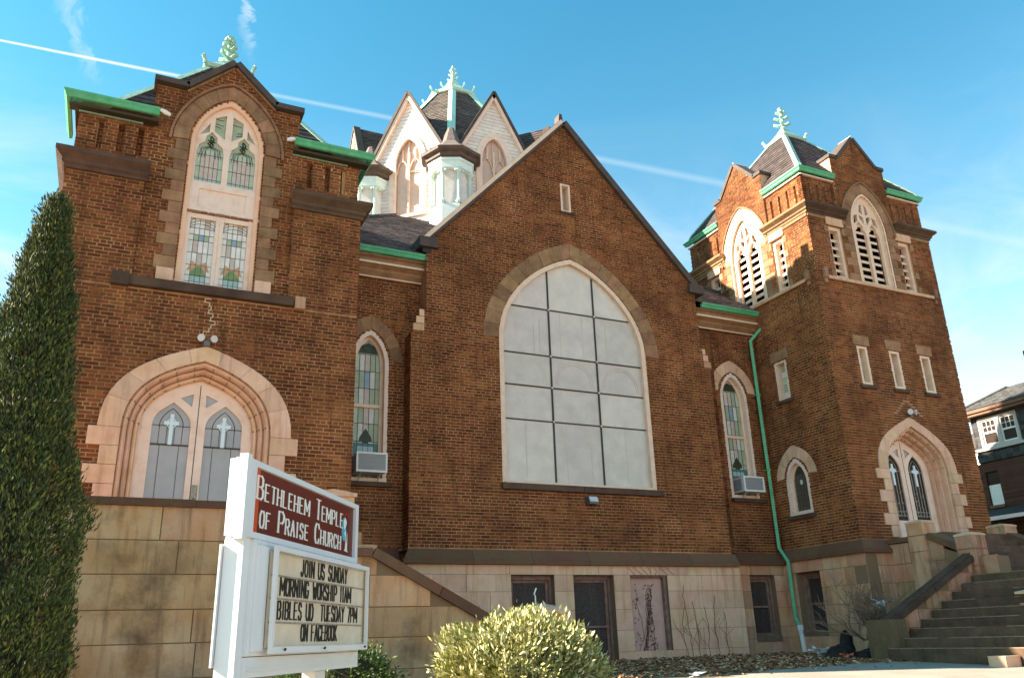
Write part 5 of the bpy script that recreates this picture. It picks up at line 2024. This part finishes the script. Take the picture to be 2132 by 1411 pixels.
branch(Vector((13.75, -3.2, -.55)), Vector((-.25, 0, 1)), .42, .045, 0)
branch(Vector((13.72, -3.15, -.2)), Vector((-.9, 0, .6)), .42, .028, 1)
branch(Vector((13.74, -3.2, -.2)), Vector((.7, -.1, .7)), .42, .028, 1)
obj('branches', b, mat('twig_bark', (.16, .10, .065), .9, 1, 9, (.26, .17, .11)), t)

# vines on the board and stems on the basement wall
t = thing('dead_vine', 'leafless vine climbing the faded pink board', 'vine', (10.9, -.1, -.45))
b = MB()
rr = random.Random(13)
for s in range(8):
    x, z = 10.42 + .82 * rr.random(), -.45
    tgt = rr.choice((10.50, 10.88, 10.92, 11.0))
    pts = [Vector((x, .06, z))]
    while z < rr.uniform(.7, 1.2):
        z += .09
        x += (tgt - x) * .12 + rr.uniform(-.03, .03)
        x = min(max(x, 10.44), 11.26)
        pts.append(Vector((x, .11 + rr.uniform(-.01, .004), z)))
    b.tube(pts, .004 + .003 * (s < 2), 4, cap=False)
    for p in pts[2::2]:
        if rr.random() < .75:
            e = p + Vector((rr.uniform(-.10, .10), -.005, rr.uniform(-.02, .10)))
            b.tube([p, p.lerp(e, .5) + Vector((0, 0, .01)), e], .0035, 3, cap=False)
obj('stem', b, mat('vine_bark', (.085, .045, .03), .9), t)
b = MB()
for _ in range(90):
    x = rr.choice((10.55, 10.9, 10.9, 10.93)) + rr.gauss(0, .05)
    z = rr.uniform(-.3, 1.1)
    x = min(max(x, 10.42), 11.2)
    p = Vector((x, .095, z))
    b.face([p, p + Vector((.018, -.01, .012)), p + Vector((.006, -.008, .032)), p + Vector((-.016, 0, .014))])
obj('dry_leaf', b, mat('vine_dry_leaf', (.12, .055, .03), .9), t, kind='stuff')
t = thing('wall_creeper', 'thin bare creeper stems on the stone right of the pink board', 'vine', (12.2, -.1, -.45))
b = MB()
for x, h in ((11.7, .5), (11.85, 1.0), (12.05, .62), (12.3, .55), (12.55, .8), (12.8, .4)):
    pts = [Vector((x, -.06, -.5))]
    z = -.5
    while z < h:
        z += .12
        x += rr.uniform(-.04, .04)
        pts.append(Vector((x, -.055 - rr.random() * .008, z)))
    b.tube(pts, .005, 4, cap=False)
    for k in (2, 4):
        if k < len(pts):
            p = pts[k]
            b.tube([p, p + Vector((rr.uniform(-.2, .2), -.005, .18)), p + Vector((rr.uniform(-.25, .25), -.004, .36))], .0035, 4, cap=False)
for s in range(7):
    x = 10.3 + s * .17
    b.tube([(x, -.055, 1.44), (x + .08, -.06, 1.36), (x + .12 + rr.uniform(-.1, .1), -.055, 1.27)], .004, 4, cap=False)
obj('stem', b, MATS['vine_bark'], t)


# ------------------------------------------------------------------ litter
def rag(name, c, s, m, label, cat, seed, n=9):
    rr = random.Random(seed)
    b = MB()
    for k in range(n):
        a = rr.uniform(0, 6.28)
        r_ = Vector((math.cos(a) * s[0] * rr.uniform(.1, .6), math.sin(a) * s[1] * rr.uniform(.1, .6), rr.uniform(0, .7) * s[2]))
        p = Vector(c) + r_
        pts = [p + Vector((rr.uniform(-.5, .5) * s[0], rr.uniform(-.5, .5) * s[1], rr.uniform(-.3, .5) * s[2])) for _ in range(4)]
        b.face(pts[:3])
        b.face([pts[0], pts[2], pts[3]])
        b.face([pts[0], pts[1], pts[3]])
    return obj(name, b, m, None, label, cat)


PL = mat('white_plastic', (.72, .76, .80), .4, spec=.5)
rag('plastic_bag', (13.93, -3.45, .42), (.28, .12, .16), PL, 'white plastic bag caught in the bare shrub', 'litter', 1)
rag('crumpled_paper', (14.0, -1.6, -.48), (.30, .2, .20), PL, 'crumpled white plastic beside the downspout foot', 'litter', 2)
rag('snack_wrapper', (12.86, -3.45, -.50), (.20, .1, .08), mat('orange_wrapper', (.75, .22, .12), .4), 'orange wrapper lying in the leaves before the bare shrub', 'litter', 3, 6)
rag('paper_scrap', (8.85, -4.0, -.55), (.13, .10, .05), PL, 'small white paper scrap, upper of those on the leaves near the path', 'litter', 4, 5)
rag('paper_scrap', (8.0, -5.3, -.58), (.24, .12, .06), PL, 'larger white paper scrap at the edge of the path', 'litter', 5, 6)


def lump(name, c, s, label, seed):
    rr = random.Random(seed)
    b = MB()
    prof = []
    for h in (0, .2, .45, .7, .9, 1.0):
        prof.append((math.sqrt(max(.02, 1 - (h * 1.0) ** 2.2)), h))
    b.lathe((0, 0, 0), prof, 10)
    for i, v in enumerate(b.v):
        k = 1 + rr.uniform(-.14, .14)
        b.v[i] = Vector((c[0] + v.x * s[0] * k, c[1] + v.y * s[1] * k, c[2] + v.z * s[2] * k))
    return obj(name, b, mat('black_refuse_bag', (.022, .018, .016), .6, bump=.4, bscale=30), None, label, 'refuse bag', 'dark refuse under the bare shrub')


lump('refuse_bag', (13.30, -2.9, -.55), (.42, .3, .26), 'low dark refuse bag left of the bare shrub', 1)
lump('refuse_bag', (13.85, -2.55, -.40), (.17, .14, .36), 'upright dark refuse bag behind the shrub trunk', 2)
lump('refuse_bag', (13.55, -3.55, -.58), (.62, .35, .24), 'widest dark refuse bag in front of the shrub trunk', 3)

# ------------------------------------------------------------------ church sign
SV = Vector((.56068, .82803, 0))
SN = Vector((SV.y, -SV.x, 0))
FS = Fr(Vector((.771, -10.571, 0)), SV, SN)
SG = thing('church_sign', 'white metal church sign, red name panel over a letter board', 'sign', FS(.5, -1.3, 0))
WM = mat('white_sign_metal', (.74, .76, .78), .38, 1, 2.5, (.68, .70, .72), spec=.5, stain=.25, staincol=(.50, .42, .34), stscale=3)
b = MB()
fpanel(b, FS, rect(-.16, 1.93, .64, 1.12), [rect(-.02, 1.865, .678, 1.082)], .02, -.06)
fbox(b, FS, -.155, 1.925, .645, 1.115, -.10, -.02)
fprism(b, FS, rect(-.19, -.13, .62, 1.135), -.02, .035)
obj('cabinet', b, WM, SG)
b = MB()
fbox(b, FS, -.03, 1.875, .67, 1.09, -.02, -.005)
obj('name_panel', b, mat('maroon_panel', (.115, .013, .007), .35, spec=.4, noise=1, nscale=2, col2=(.14, .017, .008)), SG)
b = MB()
fbox(b, FS, -.018, .075, .68, 1.08, -.004, -.002)
obj('name_panel_edge', b, mat('scarlet_edge', (.60, .075, .012), .35, spec=.5), SG)
b = MB()
fbox(b, FS, -.09, -.0, -1.9, .62, -.125, .00)
fprism(b, FS, [(-.09, .62), (-.05, .70), (.0, .70), (.0, .62)], -.125, .0)
fbox(b, FS, 1.24, 1.44, -1.9, -.17, -.13, -.03)
obj('post', b, WM, SG)
b = MB()
fbox(b, FS, .0, 2.02, -.165, -.05, -.15, .02)
fbox(b, FS, .0, 2.0, -.045, .635, -.15, .03)
fbox(b, FS, .02, 1.98, -.105, -.095, .02, .024)
obj('board_case', b, WM, SG)
b = MB()
fbox(b, FS, -.115, 1.9, -.10, .60, -.142, -.13)
obj('back_frame', b, WM, SG)
b = MB()
FD = FS
fpanel(b, FD, rect(.17, 2.005, -.035, .61), [rect(.20, 1.98, .005, .58)], .105, .08)
fbox(b, FD, .03, .17, -.02, .60, .03, .05)
for zz_ in (.615, -.125):
    fbox(b, FD, .03, 1.95, zz_ - .004, zz_ + .004, .03, .034)
obj('board_frame', b, WM, SG)
b = MB()
for u in (.34, 1.02, 1.9):
    b.tube([FD(u, -.02, .117), FD(u, -.005, .125)], .008, 6)
obj('latch', b, IRON, SG)
b = MB()
fbox(b, FD, .19, 2.0, .0, .58, .045, .06)
obj('letter_board', b, mat('cream_letter_board', (.76, .65, .50), .6, 1, 3, (.62, .50, .36), stain=.3, staincol=(.30, .22, .13), stscale=4), SG)
rws = [.0, .150, .295, .435, .575]
b = MB()
for z in rws[1:4]:
    fbox(b, FD, .20, 1.99, z - .006, z + .004, .06, .068)
obj('letter_rail', b, mat('dirty_rail', (.22, .18, .13), .7, 1, 20, (.42, .37, .30)), SG)
# stroke lettering ------------------------------------------------
GL = {  # polylines in a 1x1 box; arcs given as point lists
    'A': [[(0, 0), (.5, 1), (1, 0)], [(.2, .38), (.8, .38)]], 'B': [[(0, 0), (0, 1), (.6, 1), (.85, .9), (.85, .62), (.6, .52), (0, .52)], [(.6, .52), (.95, .4), (.95, .12), (.65, 0), (0, 0)]],
    'C': [[(.95, .78), (.75, 1), (.25, 1), (0, .75), (0, .25), (.25, 0), (.75, 0), (.95, .22)]], 'D': [[(0, 0), (0, 1), (.6, 1), (.95, .75), (.95, .25), (.6, 0), (0, 0)]],
    'E': [[(.9, 1), (0, 1), (0, 0), (.9, 0)], [(0, .52), (.7, .52)]], 'F': [[(.9, 1), (0, 1), (0, 0)], [(0, .52), (.7, .52)]],
    'G': [[(.95, .8), (.75, 1), (.25, 1), (0, .75), (0, .25), (.25, 0), (.75, 0), (.95, .2), (.95, .45), (.6, .45)]], 'H': [[(0, 0), (0, 1)], [(1, 0), (1, 1)], [(0, .5), (1, .5)]],
    'I': [[(.5, 0), (.5, 1)]], 'J': [[(.8, 1), (.8, .2), (.6, 0), (.25, 0), (.05, .2)]], 'K': [[(0, 0), (0, 1)], [(.9, 1), (.1, .48), (.95, 0)]], 'L': [[(0, 1), (0, 0), (.85, 0)]],
    'M': [[(0, 0), (0, 1), (.5, .3), (1, 1), (1, 0)]], 'N': [[(0, 0), (0, 1), (1, 0), (1, 1)]], 'O': [[(.25, 0), (0, .25), (0, .75), (.25, 1), (.75, 1), (1, .75), (1, .25), (.75, 0), (.25, 0)]],
    'P': [[(0, 0), (0, 1), (.65, 1), (.95, .85), (.95, .6), (.65, .46), (0, .46)]], 'R': [[(0, 0), (0, 1), (.65, 1), (.92, .86), (.92, .62), (.65, .5), (0, .5)], [(.5, .5), (1, 0)]],
    'S': [[(.92, .8), (.7, 1), (.25, 1), (.03, .82), (.1, .6), (.85, .42), (.97, .2), (.75, 0), (.25, 0), (.03, .2)]], 'T': [[(0, 1), (1, 1)], [(.5, 1), (.5, 0)]],
    'U': [[(0, 1), (0, .25), (.25, 0), (.75, 0), (1, .25), (1, 1)]], 'W': [[(0, 1), (.25, 0), (.5, .7), (.75, 0), (1, 1)]], 'Y': [[(0, 1), (.5, .5), (1, 1)], [(.5, .5), (.5, 0)]],
    '1': [[(.2, .8), (.5, 1), (.5, 0)]], '7': [[(0, 1), (1, 1), (.4, 0)]]}


def glyph(mb, F, ch, u, z, w, h, d, thick, thin, serif, skew=0):
    for pl in GL[ch]:
        for a, e in zip(pl, pl[1:]):
            ax, az = u + a[0] * w, z + a[1] * h
            bx, bz = u + e[0] * w, z + e[1] * h
            dx, dz = bx - ax, bz - az
            L = math.hypot(dx, dz)
            vert = abs(dz) / L
            t = (thin + (thick - thin) * vert) / 2
            ex = thin * .5
            px, pz = -dz / L * t, dx / L * t
            ox, oz = dx / L * ex, dz / L * ex
            fprism(mb, F, [(ax - ox + px, az - oz + pz), (bx + ox + px, bz + oz + pz), (bx + ox - px, bz + oz - pz), (ax - ox - px, az - oz - pz)], d, d + .003 + .0004 * (len(mb.f) % 5))
    if serif:
        for pl in GL[ch]:
            for k in (0, -1):
                x_, y_ = pl[k]
                n_ = pl[1] if k == 0 else pl[-2]
                if y_ in (0, 1) and abs(n_[0] - x_) * w < .6 * abs(n_[1] - y_) * h:
                    cx_, cz_ = u + x_ * w, z + y_ * h + (thin * .4 if y_ == 0 else -thin * .4)
                    fprism(mb, F, rect(cx_ - thick * .8, cx_ + thick * .8, cz_ - thin * .35, cz_ + thin * .35), d, d + .0022)


def line(par, F, text, u0, u1, z, h, d, m, thick, thin, serif=False, caps=None, name='lettering'):
    """text fitted between u0 and u1; caps: lower case drawn as small capitals"""
    ws = []
    for ch in text:
        up = ch.upper()
        if ch == ' ':
            ws.append(.55)
        else:
            k = .72 if (caps and ch.islower()) else 1
            ws.append((.35 if up in 'I1' else (.95 if up in 'MW' else .68)) * k)
    gap = .26 if serif else .30
    tot = sum(ws) + gap * (len(ws) - 1)
    sc = (u1 - u0) / tot
    u = u0
    for ch, w in zip(text, ws):
        if ch != ' ':
            mb = MB()
            k = .74 if (caps and ch.islower()) else 1
            off = 0
            glyph(mb, F, ch.upper(), u, z, w * sc, h * k, d, thick * (.9 if k < 1 else 1.15), thin, serif)
            obj('letter', mb, m, par)
        u += (w + gap) * sc


WL = mat('white_lettering', (.82, .80, .74), .5)
line(SG, FS, 'Bethlehem Temple', .045, 1.62, .895, .145, -.004, WL, .022, .008, True, True)
line(SG, FS, 'of Praise Church', .11, 1.58, .722, .138, -.004, WL, .022, .008, True, True)
BL = mat('black_lettering', (.02, .018, .016), .6)
for tx, a, e, zi in (('JOIN US SUNDAY', .66, 1.58, 3), ('MORNING WORSHIP 11AM', .34, 1.68, 2), ('BIBLES UD  TUESDAY 7PM', .32, 1.84, 1), ('ON FACEBOOK', .72, 1.40, 0)):
    line(SG, FD, tx, a, e, rws[zi] + (.022 if zi else .038), .106, .062, BL, .015, .009)
# emblem: blue globe, dark figure and open book
b = MB()
fprism(b, FS, [(1.655 + .055 * math.cos(t), .89 + .095 * math.sin(t)) for t in [2 * math.pi * i / 20 for i in range(20)]], -.004, -.001)
obj('emblem_globe', b, mat('emblem_blue', (.08, .42, .60), .4), SG)
b = MB()
fprism(b, FS, [(1.63, .95), (1.66, .985), (1.70, .95), (1.675, .90), (1.65, .885)], -.003, .001)
fprism(b, FS, [(1.655, .86), (1.70, .90), (1.725, .86), (1.73, .73), (1.75, .715), (1.66, .72), (1.685, .74), (1.69, .82)], -.0035, -.0002)
obj('emblem_book', b, WL, SG)
b = MB()
fprism(b, FS, [(1.69, .92), (1.715, .93), (1.712, .86), (1.70, .78), (1.695, .86)], -.003, .0014)
obj('emblem_mark', b, BL, SG)
b = MB()
for x_, z_ in ((1.60, 1.0), (1.66, 1.01), (1.71, 1.0)):
    fprism(b, FS, [(x_, z_), (x_ + .02, z_ + .018), (x_ + .035, z_ + .004), (x_ + .015, z_ - .012)], -.003, 0)
obj('emblem_flame', b, mat('emblem_red', (.45, .03, .02), .5), SG)

# ------------------------------------------------------------------ neighbouring house
HX = 28.0
HH = thing('neighbour_house', 'dark brick house with slate dormer behind the right tower', 'house', (32, 0, -.5))
FHs = Fr((HX, 0, 0), (0, 1, 0), (-1, 0, 0))
HB = mat('dark_red_house_brick', (.045, .022, .016), .85, 1, 3, (.07, .032, .022), bump=.3)
b = MB()
fpanel(b, FHs, rect(-8, 4.4, -.5, 5.45), [rect(3.02, 3.50, 3.95, 5.12)], 0, -.3)
b.box((33, -1.8, 2.4), (9.4, 12.3, 5.8))
obj('wall', b, HB, HH)
k = 0
q = MB()
z = -.4
while z < 5.4:
    for a, e in spans([rect(-8, 4.4, -.5, 5.45), rect(3.0, 3.52, 3.93, 5.14)], z + .03):
        fbox(q, FHs, a, e, z, z + .058, 0, .012)
    z += .075
obj('brick_course', q, mat('dark_red_house_brick2', (.06, .028, .02), .85, 1, 2, (.11, .045, .028), island=.3), HH, kind='stuff')
SLW = mat('slate_cladding', (.030, .031, .034), .8, 1, 6, (.055, .052, .050), island=.45, bump=.3)
dorm = MB()
z = 5.48
fpanel(dorm, FHs, rect(-3.0, 3.62, 5.45, 7.25), [rect(1.86, 3.34, 5.96, 7.04)], -.02, -.2)
rr = random.Random(3)
while z < 7.2:
    for a, e in spans([rect(-3.0, 3.62, 5.3, 7.3), rect(1.84, 3.36, 5.94, 7.06)], z + .07):
        u = a
        while u < e:
            w_ = min(rr.uniform(.16, .3), e - u)
            fbox(dorm, FHs, u, u + w_ - .012, z, z + .15, -.02, rr.uniform(.0, .03) + (.05 if z < 5.7 else 0))
            u += w_
    z += .14
obj('slate_cladding', dorm, SLW, HH, kind='stuff')
b = MB()
b.box((30.6, .3, 6.35), (5.1, 6.5, 1.7))
obj('upper_wall', b, SLW, HH)
b = MB()
fbox(b, FHs, -3.3, 3.95, 7.12, 7.22, -.3, .30)
fbox(b, FHs, -3.3, 3.98, 7.22, 7.34, -.3, .36)
b.box((30.6, 3.85, 7.23), (5.6, .25, .2))
obj('eaves', b, mat('brown_eaves', (.14, .07, .04), .7, 1, 5, (.2, .11, .07)), HH)
b = MB()
R_ = [(27.6, 4.0, 7.34), (27.6, -3.4, 7.34), (34, -3.4, 7.34), (34, 4.0, 7.34), (29.2, 2.4, 8.05), (29.2, -1.8, 8.05)]
pk = [Vector(p) for p in R_]
for f in ((0, 1, 5, 4),):
    pass
obj_roofm = mat('grey_slate_roof', (.055, .056, .058), .8, 1, 8, (.10, .095, .09), island=.4, bump=.4)


def plain_shingle(pts, par, seed):
    global CH
    keep = CH
    CH = par
    r_ = shingled(pts, .16, .24, obj_roofm, seed=seed)
    CH = keep
    return r_


plain_shingle([(27.62, 4.0, 7.34), (27.62, -3.4, 7.34), (29.0, -2.0, 8.15), (29.0, 2.6, 8.15)], HH, 1)
plain_shingle([(33.5, 4.0, 7.34), (27.62, 4.0, 7.34), (29.0, 2.6, 8.15), (33.5, 2.6, 8.15)], HH, 2)
plain_shingle([(29.0, 2.6, 8.15), (29.0, -2.0, 8.15), (33.5, -2.0, 8.45), (33.5, 2.6, 8.45)], HH, 3)
b = MB()
b.tube([(27.62, 4.0, 7.38), (29.0, 2.6, 8.19)], .05, 5)
obj('hip_ridge', b, obj_roofm, HH)
b = MB()
b.tube([(27.62, -3.4, 7.38), (29.0, -2.0, 8.19)], .05, 5)
obj('hip_ridge', b, obj_roofm, HH)
b = MB()
fpanel(b, FHs, rect(1.86, 3.34, 5.96, 7.04), [rect(1.95, 2.53, 6.05, 6.95), rect(2.67, 3.25, 6.05, 6.95)], .05, -.08)
fbox(b, FHs, 1.7, 3.7, 5.86, 5.96, 0, .10)
hw_ = obj('window', b, mat('weathered_cream_trim', (.42, .40, .36), .7), HH, 'paired white sash windows in the slate dormer')
for u0 in (1.95, 2.67):
    b = MB()
    fpanel(b, FHs, rect(u0, u0 + .58, 6.05, 6.95), [rect(u0 + .05, u0 + .53, 6.10, 6.46), rect(u0 + .05, u0 + .53, 6.52, 6.90)], 0, -.05)
    for k in (1, 2):
        u = u0 + .05 + .48 * k / 3
        fbox(b, FHs, u - .007, u + .007, 6.52, 6.90, -.04, -.005)
    fbox(b, FHs, u0 + .05, u0 + .53, 6.70, 6.72, -.04, -.006)
    obj('sash', b, WHITEP, hw_)
    for z0_, z1_ in ((6.08, 6.48), (6.50, 6.92)):
        b = MB()
        fbox(b, FHs, u0 + .03, u0 + .55, z0_, z1_, -.05, -.035)
        obj('pane', b, mat('brown_dark_pane', (.035, .02, .014), .3, spec=.2), hw_)
b = MB()
for k in range(7):
    fbox(b, FHs, 3.04, 3.48, 3.97 + k * .10, 4.065 + k * .10, -.06, -.03)
hw2 = obj('window', b, WHITEP, HH, 'small window half boarded with white slats, edge seen past the tower')
b = MB()
fbox(b, FHs, 3.04, 3.48, 4.68, 5.10, -.08, -.05)
obj('pane', b, MATS['brown_dark_pane'], hw2)
b = MB()
fbox(b, FHs, 3.0, 3.54, 3.86, 3.95, -.05, .07)
obj('sill', b, mat('brown_eaves', (.14, .07, .04)), hw2)
b = MB()
b.hexa([Vector(p) for p in ((26.0, -8, 3.25), (28.1, -8, 3.75), (28.1, 4.6, 3.75), (26.0, 4.6, 3.25), (26.0, -8, 3.33), (28.1, -8, 3.85), (28.1, 4.6, 3.85), (26.0, 4.6, 3.33))])
obj('porch_roof', b, mat('porch_roof_felt', (.035, .03, .03), .8), HH)
b = MB()
b.box((25.97, -1.7, 3.27), (.08, 12.6, .12))
obj('porch_fascia', b, WHITEP, HH)
for y_ in (4.4, 0.4, -3.6, -7.6):
    b = MB()
    b.box((26.15, y_, 1.4), (.2, .2, 3.8))
    obj('porch_post', b, WHITEP, HH)
b = MB()
b.box((27.1, -1.7, .35), (2.0, 12.4, 1.6))
obj('porch_base', b, HB, HH)

# far building gable glimpsed between tower and dormer
t = thing('distant_house', 'sliver of a pale house wall between the right tower and the slate dormer', 'house', (40, 9.5, 0))
b = MB()
b.box((41, 9.2, 3.6), (4, 6.5, 9.6))
obj('wall', b, SIDING, t)
b = MB()
fprism(b, Fr((39, 0, 0), (0, 1, 0), (-1, 0, 0)), [(5.8, 8.4), (9.2, 10.2), (12.6, 8.4)], -4, .2)
obj('roof', b, SLATE, t)

# utility wire at the right edge
t = thing('utility_wire', 'thin overhead wires ending in a small insulator at the right edge', 'wires', (24.5, -1, 7.7))
b = MB()
for dz in (0, .10):
    b.tube([(24.62, -1.0, 7.84 - dz), (30, .6, 9.1 - dz), (60, 10, 12)], .008, 4)
    b.tube([(24.62, -1.0, 7.84 - dz), (20.5, -9, 7.4 - dz), (18, -16, 7.2 - dz)], .008, 4)
obj('wire', b, IRON, t)
b = MB()
b.lathe((24.62, -1.0, 7.70), [(.02, 0), (.05, .03), (.03, .06), (.05, .09), (.03, .12), (.05, .15), (.02, .18)], 8)
obj('insulator', b, IRON, t)
S.render.film_transparent = False
